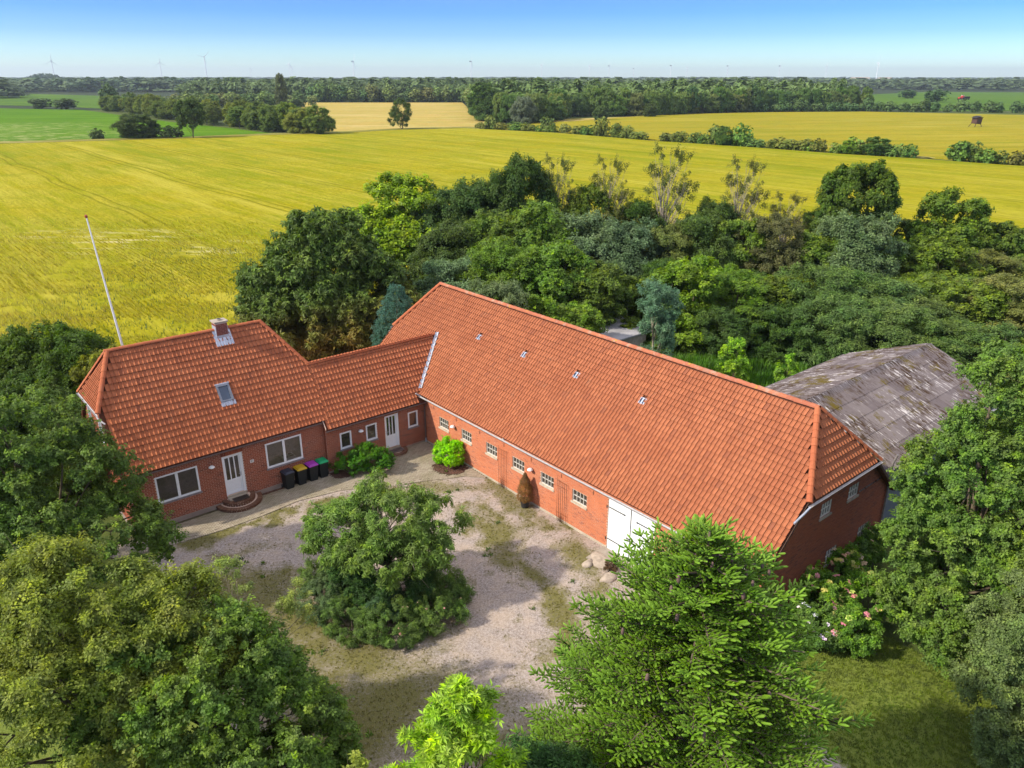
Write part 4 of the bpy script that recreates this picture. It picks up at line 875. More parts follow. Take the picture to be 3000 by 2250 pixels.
# ------------------------------------------------------------------ wheelie bins
def bin_(x, lid, label, rz):
    w = thing('wheelie_bin', label, 'bin', F2W(x, -.02, .035), ANG+rz, 'wheelie bins in a row'); Mg = flat('bin_plastic', (.012, .016, .018), .5, .4, var=.1); Ml = flat('bin_lid_plastic', lid, .4, .4, var=.06)
    b = MB(); bt = [(-.20, -.24), (.20, -.24), (.20, .24), (-.20, .24)]; b.prism(bt, .90, taper=1.28); b.box(-.275, .275, -.325, .325, .90, .965); b.build('body', Mg, w)
    b = MB(); b.prism([(-.285, -.345), (-.24, -.375), (.24, -.375), (.285, -.345), (.285, .31), (-.285, .31)], .035, Matrix.Translation((0, 0, .966)), taper=.98); b.prism([(-.25, -.33), (.25, -.33), (.25, .28), (-.25, .28)], .05, Matrix.Translation((0, 0, 1.0)), taper=.82)
    b.box(-.17, .17, -.22, .15, 1.05, 1.062); b.build('lid', Ml, w)
    MB().tube([(-.24, .36, .93), (.24, .36, .93)], .018, 6).build('handle', Mg, w)
    MB().tube([(-.24, .25, .10), (.24, .25, .10)], .015, 6).build('axle', M_iron, w)
    for s in (-1, 1): MB().tube([(s*.235, .25, .10), (s*.29, .25, .10)], .10, 12).build('wheel', M_iron, w)
    return w
bin_(-9.02, (.03, .035, .055), 'wheelie bin with a black lid, leftmost of the four', .05); bin_(-8.29, (.50, .33, .02), 'wheelie bin with a yellow lid', .0)
bin_(-7.61, (.36, .05, .42), 'wheelie bin with a purple lid', .02); bin_(-6.99, (.01, .36, .14), 'wheelie bin with a green lid, nearest the wing', -.03)
# wall trellises, each with a bare climber at the foot
for V0, lab in ((7.17, 'rusty wire trellis with bare climber, left one on the barn wall'), (11.8, 'rusty wire trellis between the two right-hand barn windows')):
    tr = thing('wall_trellis', lab, 'trellis', F2W(-.09, -V0, 0), ANG-rad(90), 'wire trellises on the barn wall')
    for k in range(6): MB().tube([(k*.135, 0, .02), (k*.135, 0, 2.36+(.12 if k in (0, ) else 0))], .008, 5).build('rod', M_rust, tr)
    for z in (.12, .5, 2.0, 2.28): MB().tube([(-.02, .008, z), (.70, .008, z)], .007, 5).build('rail', M_rust, tr)
    b = MB(); r = np.random.default_rng(int(V0))
    for k in range(9):
        x = r.uniform(.05, .4); p = [(x, .0, 0)]; 
        for q in range(6): p.append((p[-1][0]+r.uniform(-.06, .06), r.uniform(-.03, .02), p[-1][2]+r.uniform(.05, .22 if k < 3 else .1)))
        b.tube(p, [.012, .01, .009, .007, .006, .004, .002], 4)
    b.build('climber', M_wood, tr)
# flagpole
fp = thing('flagpole', 'tall white flagpole with a small red ball rising behind the farmhouse', 'flagpole', (-23.45, 45.0, 0)); lean = Vector((-1.22, .25, 13.25))
MB().tube([(0, 0, 0), tuple(lean*.5), tuple(lean)], [.085, .065, .04], 10).build('pole', M_white, fp); tp = MB().tube([tuple(lean), tuple(lean*1.004), tuple(lean*1.011), tuple(lean*1.015)], [.05, .085, .085, .02], 10); tp.build('finial', flat('finial_red', (.32, .07, .04), .5), fp)
MB().tube([tuple(lean*.1+Vector((.1, -.09, 0))), tuple(lean*.99+Vector((.05, -.06, 0)))], .008, 4).build('halyard', M_cream, fp)
# ------------------------------------------------------------------ vegetation
def rot_frames(N, spin, r):
    """orthonormal frames whose z is N (m,3)"""
    N = N/np.linalg.norm(N, axis=1, keepdims=True); a = np.where(np.abs(N[:, 2:3]) < .9, [[0, 0, 1.0]], [[1.0, 0, 0]]); X = np.cross(a, N); X /= np.linalg.norm(X, axis=1, keepdims=True); Y = np.cross(N, X)
    c, s = np.cos(spin)[:, None], np.sin(spin)[:, None]; return X*c+Y*s, Y*c-X*s, N
def leafcluster(kind, r):
    V = []; F_ = []
    def leaf(base, ax, up, L, W):
        ax = ax/np.linalg.norm(ax); sd = np.cross(ax, up); sd /= np.linalg.norm(sd)+1e-9; u = np.cross(sd, ax); i = len(V)
        V.extend([base, base+ax*L*.45+sd*W*.5+u*W*.12, base+ax*L-u*L*.12, base+ax*L*.45-sd*W*.5+u*W*.12]); F_.extend([(i, i+1, i+2), (i, i+2, i+3)])
    if kind == 'maple': n, L, W, dr, sp = 7, .5, .36, -.15, .5
    elif kind == 'long': n, L, W, dr, sp = 7, .62, .17, -.45, .15
    elif kind == 'palm': n, L, W, dr, sp = 6, .62, .26, -.40, .05
    elif kind == 'small': n, L, W, dr, sp = 9, .36, .22, .05, .75
    elif kind == 'laurel': n, L, W, dr, sp = 8, .62, .20, .45, .35
    elif kind == 'feather': n, L, W, dr, sp = 8, .50, .16, -.25, .6
    for k in range(n):
        a = 2*pi*k/n+r.uniform(-.35, .35); d = np.array([cos(a), sin(a), dr+r.uniform(-.25, .25)]); b = np.array([cos(a), sin(a), 0])*r.uniform(0, sp*.8)*.6+np.array([0, 0, r.uniform(-.3, .25)])*sp
        leaf(b, d, np.array([0, 0, 1.0]), L*r.uniform(.7, 1.15), W*r.uniform(.8, 1.15))
    return np.array(V), np.array(F_)
_CL = {k: [leafcluster(k, np.random.default_rng(i*13+5)) for i in range(3)] for k in ('maple', 'long', 'palm', 'small', 'laurel', 'feather')}
def crown_data(seed, lobes, nb, br, ncl, kind, size, shell=.55, flat_=.75, inner=.12, updir=.55, droop=0.0, bottom=-.75, twig=1.0):
    """lobes: (cx,cy,cz,rx,ry,rz); returns leaf mesh arrays and bough centres"""
    r = np.random.default_rng(seed); lobes = np.array(lobes, float); w = (lobes[:, 3]*lobes[:, 4]+lobes[:, 3]*lobes[:, 5]); w /= w.sum()
    cen = []; rad_ = []; outd = []
    tries = 0
    while len(cen) < nb and tries < nb*30:
        tries += 1; L = lobes[r.choice(len(lobes), p=w)]; d = r.normal(size=3); d /= np.linalg.norm(d)
        if d[2] < bottom: continue
        q = r.uniform(shell, 1.0)**.6; c = L[:3]+d*L[3:]*q
        # drop boughs deep inside another lobe
        if any((((c-M[:3])/M[3:])**2).sum() < .38 for M in lobes): 
            if r.random() > .12: continue
        b = br*r.uniform(.65, 1.3)
        c = c-d*b*.5*np.array([1, 1, .8]); cen.append(c); rad_.append(b); o = d*.8+np.array([0, 0, .5]); outd.append(o/np.linalg.norm(o))
    cen = np.array(cen); rad_ = np.array(rad_); outd = np.array(outd); nb = len(cen)
    per = 5; nt = int(nb*ncl/per); kt = r.integers(0, nb, nt); dt = r.normal(size=(nt, 3)); dt += outd[kt]*.9; dt /= np.linalg.norm(dt, axis=1, keepdims=True)
    tw = dt*.8+outd[kt]*.35+np.array([0, 0, .45-droop])+r.normal(size=(nt, 3))*.28; tw /= np.linalg.norm(tw, axis=1, keepdims=True); tl = rad_[kt]*r.uniform(.35, 1.0, nt)*twig
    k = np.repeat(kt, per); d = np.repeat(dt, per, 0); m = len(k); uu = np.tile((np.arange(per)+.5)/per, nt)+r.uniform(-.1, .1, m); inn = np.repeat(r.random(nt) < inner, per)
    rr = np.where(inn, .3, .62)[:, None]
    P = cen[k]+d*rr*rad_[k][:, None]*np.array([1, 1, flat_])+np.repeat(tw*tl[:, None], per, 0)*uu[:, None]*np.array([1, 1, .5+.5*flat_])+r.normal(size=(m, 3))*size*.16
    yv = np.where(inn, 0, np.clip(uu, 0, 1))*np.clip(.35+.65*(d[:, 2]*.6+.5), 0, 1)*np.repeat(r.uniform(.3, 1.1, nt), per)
    N = d*.6+np.array([0, 0, updir])+r.normal(size=(m, 3))*.38
    Xa, Ya, Na = rot_frames(N, r.uniform(0, 2*pi, m), r); s = (size*r.uniform(.7, 1.3, m)*(1.12-.3*uu))[:, None]
    global YOUNG
    VV = []; FF = []; YY = []; o = 0
    for q in range(3):
        sel = np.arange(m) % 3 == q; Ms = np.stack([Xa[sel]*s[sel], Ya[sel]*s[sel], Na[sel]*s[sel], P[sel]], -1)
        v, f = scat(_CL[kind][q][0], _CL[kind][q][1], Ms); VV.append(v); FF.append(f+o); o += len(v); YY.append(np.repeat(yv[sel], len(_CL[kind][q][0])))
    YOUNG = np.concatenate(YY)
    return np.concatenate(VV), np.concatenate(FF), cen, rad_
def limbs(b, base, h0, r0, cen, n, r, tips=True, fork=.35):
    cen = np.asarray(cen); top = cen[np.argmax(cen[:, 2])]; path = []
    for k in range(6):
        q = k/5; path.append((base[0]+(top[0]-base[0])*q**1.5+r.normal()*.04*h0*.3, base[1]+(top[1]-base[1])*q**1.5+r.normal()*.04*h0*.3, base[2]+(top[2]-base[2])*q*.9))
    b.tube(path, [r0*1.15, r0*.9, r0*.72, r0*.5, r0*.3, r0*.1], 7); P = np.array(path)
    for i in r.permutation(len(cen))[:n]:
        c = cen[i]; zf = np.clip((c[2]-base[2])*r.uniform(fork, .7)/max(top[2]-base[2], .1)/.9, .12, .95); k = zf*5; a = int(min(k, 4)); st = P[a]+(P[a+1]-P[a])*(k-a); mid = (st+c)/2+np.array([0, 0, .08*np.linalg.norm(c-st)])+r.normal(size=3)*.05*np.linalg.norm(c-st); rr = r0*.38*(1-zf*.6)
        b.tube([st, mid, c], [rr, rr*.6, rr*.18], 5, cap=False)
        if tips:
            for _ in range(2): e = c+r.normal(size=3)*.3; b.tube([mid*.35+c*.65, e], [rr*.3, rr*.08], 4, cap=False)
def tri_mesh(name, V, F_, mat, attr=None):
    at = dict(attr or {})
    if 'YOUNG' in globals() and len(YOUNG) == len(V): at['young'] = YOUNG
    return raw_mesh(name, V, F_, mat, at)
def tree(name, label, cat, x, y, lobes, nb, br, ncl, kind, size, color, seed, trunk=.16, nl=12, bark=None, group=None, leafm=None, attr=None, **kw):
    r = np.random.default_rng(seed+99); root = thing(name, label, cat, (x, y, 0), 0, group)
    V, F_, cen, rr = crown_data(seed, lobes, nb, br, ncl, kind, size, **kw)
    o = obj('crown', tri_mesh('crown', V, F_, leafm or M_leaf, {'tip': attr(V)} if attr else None), root); o.color = (*color, 1)
    b = MB(); limbs(b, (0, 0, 0), cen[:, 2].max(), trunk, cen, nl, r); b.build('trunk', bark or M_bark, root, smooth=True)
    return root
# ---- shared crown forms for the grove (several shapes, copied with turned and scaled crowns)
def form(seed, lobes, nb, br, ncl, kind, size, nl, bark=None, leafm=None, trunk=.14, **kw):
    V, F_, cen, rr = crown_data(seed, lobes, nb, br, ncl, kind, size, **kw); b = MB(); limbs(b, (0, 0, 0), 1, trunk, cen, nl, np.random.default_rng(seed), fork=.3)
    return tri_mesh('crown', V, F_, leafm or M_leaf), raw_mesh('trunk', b.v, b.f, bark or M_bark, smooth=True)
# every form is about 10 m tall with a crown about 4 m in radius
FORMS = {
 'round': form(1, [(0, 0, 5.8, 3.6, 3.6, 4.0), (1.2, .8, 4.2, 3, 2.8, 3.2), (-1.4, -.6, 3.9, 2.8, 3, 3.0)], 120, .95, 62, 'maple', .52, 14),
 'broad': form(2, [(0, 0, 6.2, 3.6, 3.7, 3.6), (-1.6, .4, 5.2, 2.7, 2.8, 3), (1.7, -.6, 4.6, 2.6, 2.8, 3.4), (0, 0, 3.2, 3.6, 3.6, 2.6)], 130, .9, 60, 'small', .62, 12),
 'upright': form(3, [(0, 0, 6.6, 2.8, 2.8, 3.4), (.8, .6, 5, 2.9, 2.7, 3.4), (-.6, -.6, 3.3, 3.2, 3.2, 2.6)], 120, .85, 58, 'maple', .46, 12),
 'feather': form(4, [(0, 0, 6.4, 3.9, 3.9, 2.7), (1.4, 1.2, 5, 3.6, 3.4, 2.2), (-1.6, -.8, 4.2, 3.4, 3.6, 2.4), (0, 0, 3, 3.6, 3.6, 2.4)], 105, 1.15, 80, 'feather', .60, 12, flat_=.55, shell=.75),
 'loose': form(5, [(0, 0, 6.3, 3.2, 3.4, 3.7), (-1, 1, 4.4, 3.4, 3, 3)], 90, .8, 60, 'small', .50, 24),
 'sparse': form(6, [(0, 0, 6.4, 2.3, 2.3, 3.6), (-1.0, .4, 7.6, 1.4, 1.4, 2.2), (1.1, -.4, 7.2, 1.5, 1.4, 2.4)], 60, .5, 13, 'small', .40, 90, M_barkp, inner=.3, twig=1.7),
 'dense': form(7, [(0, 0, 6.2, 3.6, 3.6, 3.5), (-1.4, .6, 7.0, 2.0, 2.2, 2.2), (1.5, -.2, 6.6, 2.2, 2.2, 2.4)], 120, .72, 60, 'maple', .44, 26),
}
LOWN = ('copse_tree', 'woodland_tree', 'field_bush_tree', 'hedge_tree', 'willow_tree', 'field_tree', 'grove_tree')
def grove_tree(name, label, x, y, h, rr, form_, color, group, zrot=None, cat='tree'):
    cm_, tm_ = FORMS[form_]; root = thing(name, label, cat, (x, y, 0), random.uniform(0, 2*pi) if zrot is None else zrot, group)
    root.scale = (rr/4.0, rr/4.0, h/10.0)
    if name in LOWN: root.scale[2] *= 1.13; root.location.z = -.13*h
    o = obj('crown', cm_, root); j = random.uniform(.86, 1.16); o.color = (color[0]*j*random.uniform(.9, 1.1), color[1]*j, color[2]*j*random.uniform(.85, 1.15), 1); obj('trunk', tm_, root); return root
fm = dict(bright='round', dark='broad', mid='upright', light='round', grey='broad', olive='loose', brown='loose', feather='feather', sparse='sparse', lone='dense')
back=[(-11.5, 82, 11.3, 5.2, 'bright'), (-7.0, 82, 10.7, 4, 'dark'), (-3.4, 82, 11.5, 4, 'dark'), (0.9, 82, 13.8, 3.6, 'dark'), (-1.0, 82, 12.3, 3, 'dark'), (4.8, 82, 13.5, 2.6, 'sparse'), (8.1, 82, 10.3, 3.5, 'mid'), (10.2, 82, 13.4, 2.8, 'sparse'), (16.3, 82, 14.5, 3.4, 'sparse'), (13.4, 82, 9.3, 3.2, 'dark'), (21.1, 82, 9.3, 3.4, 'dark'), (24.1, 82, 13.3, 3, 'sparse'), (28.9, 82, 9.8, 2.8, 'sparse'), (36.1, 82, 13.0, 4.4, 'lone'), (33.0, 82, 8.6, 3, 'mid'), (41.3, 82, 7.2, 3.2, 'mid'), (46.8, 82, 9.9, 4.2, 'mid'), (50.8, 82, 6.9, 3.6, 'mid'), (54.3, 82, 5.7, 4, 'mid')]
mid=[(-4.9, 71, 9.0, 4, 'dark'), (-1.3, 71, 9.6, 4, 'mid'), (2.5, 71, 10.2, 4.2, 'mid'), (6.2, 71, 9.8, 4, 'grey'), (10.3, 71, 9.1, 3.8, 'grey'), (14.1, 71, 8.0, 4.2, 'olive'), (17.4, 71, 9.6, 3.6, 'dark'), (20.8, 71, 9.0, 3.4, 'mid'), (23.5, 71, 9.0, 4, 'brown'), (27.9, 71, 7.7, 3.6, 'mid'), (31.8, 71, 9.7, 4.2, 'grey'), (36.0, 71, 6.5, 3.8, 'mid'), (39.7, 71, 7.3, 4, 'mid'), (43.6, 71, 5.8, 4, 'olive'), (47.4, 71, 5.2, 4, 'olive')]
front=[(-4.5, 61, 7.7, 3.4, 'grey'), (-0.6, 61, 8.8, 4.2, 'light'), (3.1, 61, 8.7, 4, 'light'), (6.4, 61, 7.2, 3.6, 'mid'), (9.5, 61, 5.9, 3, 'mid'), (14.5, 61, 7.4, 4, 'light'), (18.0, 61, 6.2, 4.2, 'light'), (21.7, 61, 5.9, 3.8, 'mid'), (25.3, 61, 7.2, 4, 'feather'), (28.7, 61, 6.4, 4.2, 'feather'), (32.1, 61, 5.5, 4, 'feather'), (35.5, 61, 5.9, 4.2, 'mid'), (39.2, 61, 5.9, 4.2, 'olive')]
near=[(-1.0, 54, 7.6, 2.6, 'grey'), (1.5, 54, 6.2, 2.6, 'light'), (4.5, 54.6, 5.5, 2.4, 'light'), (12.9, 59, 4.3, 2.2, 'mid'), (16.4, 58, 4.5, 2.4, 'dark'), (20.4, 57.5, 4.8, 2.8, 'dark'), (24.5, 56, 6.0, 3.2, 'feather'), (27.9, 55, 5.8, 3.6, 'feather'), (31, 54, 4.6, 3.6, 'feather'), (34, 52.5, 4.6, 3.8, 'feather'), (37, 50, 4.3, 3.6, 'mid'), (33.5, 46.5, 3.4, 2.8, 'olive')]
sp_lab = {4.8: 'thin half-bare tree, leftmost of the sparse trees along the top of the grove', 10.2: 'thin half-bare tree just left of the tallest sparse tree in the grove', 16.3: 'tallest thin half-bare tree rising above the grove against the yellow field', 24.1: 'thin half-bare tree right of the tallest one, at the grove top', 28.9: 'small thin half-bare tree just left of the rounded dark tree above the grove'}
done_ = {}
ORD = ['leftmost', 'second', 'third', 'fourth', 'fifth', 'sixth', 'seventh', 'eighth']
allr = {n: sorted([q for q in L_ if q[4] not in ('sparse', 'lone', 'bright', 'brown') and q[:2] != (0.9, 82)], key=lambda q: q[0]) for n, L_ in (('back', back), ('mid', mid), ('front', front), ('near', near))}
def ordinal(q):
    for n, L_ in allr.items():
        if q in L_:
            same = [p for p in L_ if p[4] == q[4]]; k = same.index(q); return '' if len(same) == 1 else (', leftmost' if k == 0 else ', rightmost' if k == len(same)-1 else ', %s from left' % ORD[k])
    return ''
for rowname, L in (('at the field edge', back), ('in the middle of the grove', mid), ('at the front of the grove', front), ('right behind the barn and shed', near)):
    for (x, y, h, rr, c) in L:
        if c == 'sparse': lab, nm, grp = sp_lab[x], 'sparse_tree', 'thin half-bare trees of the grove'
        elif c == 'lone': lab, nm, grp = 'dense rounded dark green tree standing above the right part of the grove', 'dense_tree', None
        elif c == 'bright': lab, nm, grp = 'bright green broad tree at the left end of the grove, beside the yellow field', 'broad_tree', None
        elif c == 'brown': lab, nm, grp = 'brownish green tree in the middle of the grove', 'brownish_tree', None
        elif (x, y) == (0.9, 82): lab, nm, grp = 'tall very dark green tree peaking at the back left of the grove', 'dark_tree', None
        else:
            word = dict(dark='dark green', mid='mid green', light='light green', grey='grey green', olive='olive green', feather='feathery-leaved')[c]
            lab = '%s broadleaf tree %s behind the barn' % (word, rowname) if rowname[:5] != 'right' else '%s tree growing right behind the barn and shed' % word; nm = 'grove_tree'; lab += ordinal((x, y, h, rr, c)); grp = word+' grove trees '+rowname
        f = fm[c] if c not in ('mid', 'light') else random.choice(['upright', 'round', 'loose', 'dense'])
        hh = h*(1.03 if c != 'sparse' else 1.0)
        grove_tree(nm, lab, x, y, hh, rr*(1.3 if c == 'sparse' else 1.0 if c == 'lone' else 1.08), f, COL[c], grp, zrot=.4 if c == 'sparse' else None)
# filler trees seen only as the body of the grove
r = np.random.default_rng(5)
for k in range(34):
    x = -6+k*1.75+r.uniform(-1, 1); y = r.choice([77, 66])+r.uniform(-1.5, 1.5); top = 21.0-.225*y-abs(x)*.055
    c = ['mid', 'dark', 'grey', 'mid', 'light'][k % 5]
    grove_tree('grove_tree', '%s low tree filling the body of the grove behind the barn' % dict(mid='mid green', dark='dark green', grey='grey green', light='light green')[c], x, y, max(4.5, min(7.6, top*1.15)), r.uniform(2.8, 3.6), ['upright', 'broad', 'loose'][k % 3], COL[c], dict(mid='mid green', dark='dark green', grey='grey green', light='light green')[c]+' low filler trees of the grove')
leftl=[(-28.8, 44.5, 7.3, 3.0, 'dark'), (-26.3, 44, 7.3, 2.7, 'dark'), (-24.2, 43, 6.3, 2.0, 'light'), (-31.2, 44, 6.6, 3.2, 'dark'), (-26.6, 39.5, 6.0, 2.6, 'dark'), (-23.6, 39, 5.2, 1.9, 'dark'), (-30, 38, 6.3, 3, 'dark'), (-23.0, 35.5, 4.6, 2.2, 'dark')]
for i, (x, y, h, rr, c) in enumerate(leftl):
    extra_ = ['second at the back', 'right end behind', '', 'leftmost at the back', 'nearer the house', 'close to the house corner', 'front left', 'just above the maple'][i]
    lab = 'yellow-green tree at the corner of the dark trees left of the farmhouse' if c == 'light' else 'dark green tree in the clump left of the farmhouse gable, '+extra_
    grove_tree('hedge_tree', lab, x, y, h, rr, 'broad' if i % 2 else 'dense', (.07, .12, .02) if c == 'dark' else (.17, .21, .03), None if c == 'light' else 'dark trees left of the farmhouse')
# ---- horse chestnut behind the wing
ch_lobes = [(-.3, -.2, 7.2, 4.2, 4.2, 4.9), (0, -.4, 8.6, 2.6, 2.6, 3.4), (-3.2, 0, 5.0, 3.6, 3.6, 3.8), (3.2, -.3, 5.0, 3.4, 3.6, 3.6), (-.5, -1, 3.8, 5.2, 4.2, 3.6), (-4.6, .5, 3.0, 2.6, 3, 2.8)]
chest_attr = lambda V: np.clip((6.2-V[:, 2]+.15*V[:, 0])/4.0, 0, 1)**1.1
tree('horse_chestnut', 'big chestnut tree behind the wing with browning lower leaves', 'tree', -14.0, 57.5, ch_lobes, 330, 1.0, 62, 'palm', .64, (0.081, 0.130, 0.026), 21, trunk=.32, nl=22, leafm=M_chest, attr=chest_attr, bottom=-.9, shell=.45)
# ---- blue spruce and blue-green shrub behind the barn
def spruce_small(name, label, x, y, z0, h, rb, color, seed):
    r = np.random.default_rng(seed); root = thing(name, label, 'tree', (x, y, 0)); b = MB(); b.tube([(0, 0, 0), (0, 0, h)], [.12, .03], 6); b.build('trunk', M_bark, root)
    Ms = []; z = h
    P = []; D = []
    for k in range(2600):
        q = r.random()**.7; zz = z0+(h-z0)*(1-q); R = rb*sin(min(1, q*1.25+.1)*pi*.5)*r.uniform(.75, 1.08)*(1+.14*sin(zz*7)); a = r.uniform(0, 2*pi); P.append((cos(a)*R, sin(a)*R, zz)); D.append((cos(a), sin(a), .55))
    P = np.array(P); D = np.array(D)+r.normal(size=(2600, 3))*.35; X, Y, N = rot_frames(D, r.uniform(0, 6.28, 2600), r); s = r.uniform(.16, .34, 2600)[:, None]
    V, F_ = scat(_CL['laurel'][0][0], _CL['laurel'][0][1], np.stack([X*s, Y*s, N*s*1.5, P], -1)); o = obj('crown', tri_mesh('crown', V, F_, M_leaf), root); o.color = (*color, 1)
spruce_small('blue_spruce', 'rounded blue spruce between the chestnut and the barn roof', -8.0, 52.0, 1.0, 7.6, 1.75, (.085, .17, .12), 3)
tree('ivy_tree', 'blue-green narrow tree standing behind the barn ridge by the low outbuilding', 'tree', 9.9, 50.8, [(0, 0, 6.2, 1.4, 1.4, 2.0), (.1, 0, 4.0, 1.2, 1.2, 2.4), (-.2, .2, 2.2, 1.2, 1.2, 1.8)], 60, .5, 70, 'small', .34, (0.111, 0.202, 0.111), 31, trunk=.12, nl=14, bark=M_barkp)
tree('bright_sapling', 'bright lime green sapling in the nettles behind the barn', 'sapling', 15.3, 50.6, [(0, 0, 2.6, .9, .9, 1.7), (.5, .2, 1.6, .9, .9, 1.2)], 34, .35, 40, 'maple', .30, (0.19, .34, 0.04), 33, trunk=.05, nl=16)
tree('bright_sapling', 'smaller lime green sapling right of the first behind the barn', 'sapling', 19.0, 50.2, [(0, 0, 1.9, .8, .8, 1.2)], 20, .3, 36, 'maple', .26, (0.19, .32, 0.04), 34, trunk=.04, nl=10)
nett = lambda x, y: np.where((fbm(x, y, 3, 51) > .30), .9, .25)
tufts('nettle_patch', 7000, (8, 27, 44, 57), .5, 1.2, .16, (.085, .19, .025), nett, z=0, blades=7, frame='world', seed=21, lean=.6)
tufts('dry_grass_patch', 3000, (15, 22.5, 42.5, 49), .4, .9, .14, (.34, .30, .07), lambda x, y: 1.0*(fbm(x, y, 2, 61) > .4), z=0, blades=8, frame='world', seed=22, lean=1.1)
tufts('field_margin_grass', 9000, (-45, 60, 58, 99), .4, .9, .2, (.10, .14, .03), lambda x, y: .7+0*x, z=0, blades=5, frame='world', seed=23, lean=.6)
# standing grain near the camera side of the field: ears leaning with the wind, laid in rows
r = np.random.default_rng(8); n_ = 90000; y_ = 44+ (r.random(n_)**1.35)*80; x_ = -y_*.74+r.random(n_)*y_*.62
cr_, sr_ = cos(ROW), sin(ROW); u_ = x_*cr_+y_*sr_; v_ = -x_*sr_+y_*cr_; v_ = np.round(v_/.5)*.5+r.normal(0, .06, n_)+.5*np.sin(u_*.05); x_ = u_*cr_-v_*sr_; y_ = u_*sr_+v_*cr_
k = (x_ > -90) & (y_ > 46) & ((x_ < -24) | (y_ > 62)) & (x_ < -14) & (fbm(x_, y_, 5, 71) > .36); k &= r.random(len(k)) < np.clip((122-y_)/60, 0, 1)**.7; x_, y_ = x_[k], y_[k]; n_ = len(x_)
a_ = 2.6+r.normal(0, .5, n_)+1.4*(fbm(x_, y_, 9, 73)-.5); hh = r.uniform(.18, .42, n_); w_ = r.uniform(.02, .045, n_)*(1+y_/90); le = r.uniform(.25, .7, n_)
V = np.stack([np.stack([x_-w_, y_, np.full(n_, .48)], -1), np.stack([x_+w_, y_, np.full(n_, .48)], -1), np.stack([x_+np.cos(a_)*le, y_+np.sin(a_)*le, .48+hh], -1)], 1).reshape(-1, 3)
o = obj('standing_grain', raw_mesh('standing_grain', V, np.arange(len(V)).reshape(-1, 3), M_leaf)); o.color = (.27, .25, .003, 1); tag(o, kind='stuff')
# ---- foreground trees
tree('field_maple', 'dark green maple in front of the left end of the farmhouse', 'tree', -18.6, 27.6,
     [(-.9, .3, 6.6, 2.7, 2.7, 2.7), (.6, -.2, 5.2, 3.0, 2.8, 2.6), (-1.8, -.5, 4.6, 3.4, 3.0, 3.0), (1.9, -.6, 3.2, 2.9, 2.6, 1.9), (-3.6, 0, 4.0, 3, 3, 3)], 260, .62, 78, 'maple', .27, (0.105, 0.17, 0.036), 41, trunk=.22, nl=40, shell=.6)
tree('field_maple', 'green tree at the lower left with a dark shaded right side', 'tree', -8.1, 16.6,
     [(-.3, .2, 4.9, 2.6, 2.4, 2.5), (1.6, -.3, 3.5, 2.2, 2.2, 2.3), (-1.6, 0, 4.7, 2.4, 2.4, 2.6), (1.1, -1.2, 2.2, 2.4, 2.2, 2.0)], 300, .48, 84, 'maple', .22, (0.11, 0.18, 0.035), 42, trunk=.2, nl=40, shell=.62)
tree('hornbeam', 'yellowish green tree in the lower left corner of the picture', 'tree', -12.0, 17.2,
     [(0, .2, 6.6, 2.6, 2.4, 2.6), (-1.9, .2, 6.2, 2.6, 2.6, 2.8), (2.2, .4, 5.9, 2.3, 2.2, 2.2), (0, -1.4, 4.6, 3.2, 2.6, 3.2)], 290, .52, 80, 'small', .30, (0.175, 0.22, 0.042), 43, trunk=.2, nl=50, shell=.62)
tree('birch_sapling', 'pale slender sapling showing over the lower left trees against the gravel', 'sapling', -8.9, 20.4,
     [(0, 0, 5.4, .7, .7, 1.5), (1.9, .3, 4.6, .6, .6, 1.2)], 30, .28, 34, 'small', .19, (0.221, 0.280, 0.078), 44, trunk=.06, nl=50, bark=M_barkp, inner=.3)
tree('oak_sapling', 'thin sapling with yellowing tip at the bottom edge, left of the gravel', 'sapling', -3.0, 10.9, [(0, 0, 8.2, .26, .26, .9), (-.2, 0, 7.1, .5, .5, .8)], 22, .2, 34, 'maple', .17, (0.221, 0.273, 0.058), 45, trunk=.05, nl=16)
tree('tall_maple', 'tall green maple on the right edge in front of the grey shed', 'tree', 17.1, 24.6,
     [(.3, 0, 9.8, 2.0, 1.9, 3.0), (-.4, 0, 7.2, 2.5, 2.4, 2.7), (1.8, .4, 7.6, 2.6, 2.6, 3.4), (-.9, -.3, 5.0, 2.4, 2.4, 2.3), (1.2, -1, 4.2, 3.4, 2.8, 3.2), (-.4, -.8, 2.6, 2.8, 2.4, 2.2), (1.0, -.6, 6.2, 3.2, 2.6, 2.6)], 520, .55, 84, 'maple', .23, (0.12, 0.20, 0.04), 46, trunk=.22, nl=50, shell=.6)
tree('elder_tree', 'grey-green bushy tree below the tall maple in the lower right corner', 'tree', 17.0, 19.4,
     [(0, 0, 4.6, 2.5, 2.2, 2.6), (-.6, -.4, 2.9, 2.2, 2.0, 2.2), (1.8, 0, 4.2, 2.2, 2.0, 2.8), (-.2, -1.2, 1.6, 2.3, 1.8, 1.6)], 240, .5, 80, 'small', .27, (0.135, 0.19, 0.062), 47, trunk=.16, nl=30, shell=.62)
tree('cherry_laurel', 'bright yellow-green young tree with long leaves at the bottom edge', 'sapling', -1.15, 12.2,
     [(0, 0, 8.7, .42, .42, .95), (.55, .1, 8.2, .42, .4, .75), (-.7, .1, 7.9, .5, .45, .6), (.1, 0, 7.4, .9, .8, .9), (-.9, -.2, 7.0, .6, .5, .5), (.9, -.2, 6.9, .7, .6, .7)], 74, .24, 30, 'laurel', .26, (0.25, .41, 0.05), 48, trunk=.07, nl=40, updir=.9, shell=.5)
tree('cherry_laurel', 'low bright shrub top at the very bottom edge beside the fir', 'sapling', 1.7, 11.4, [(0, 0, 6.1, .9, .8, 1.0)], 30, .26, 30, 'laurel', .24, (0.19, .32, 0.04), 49, trunk=.06, nl=16, updir=.9)
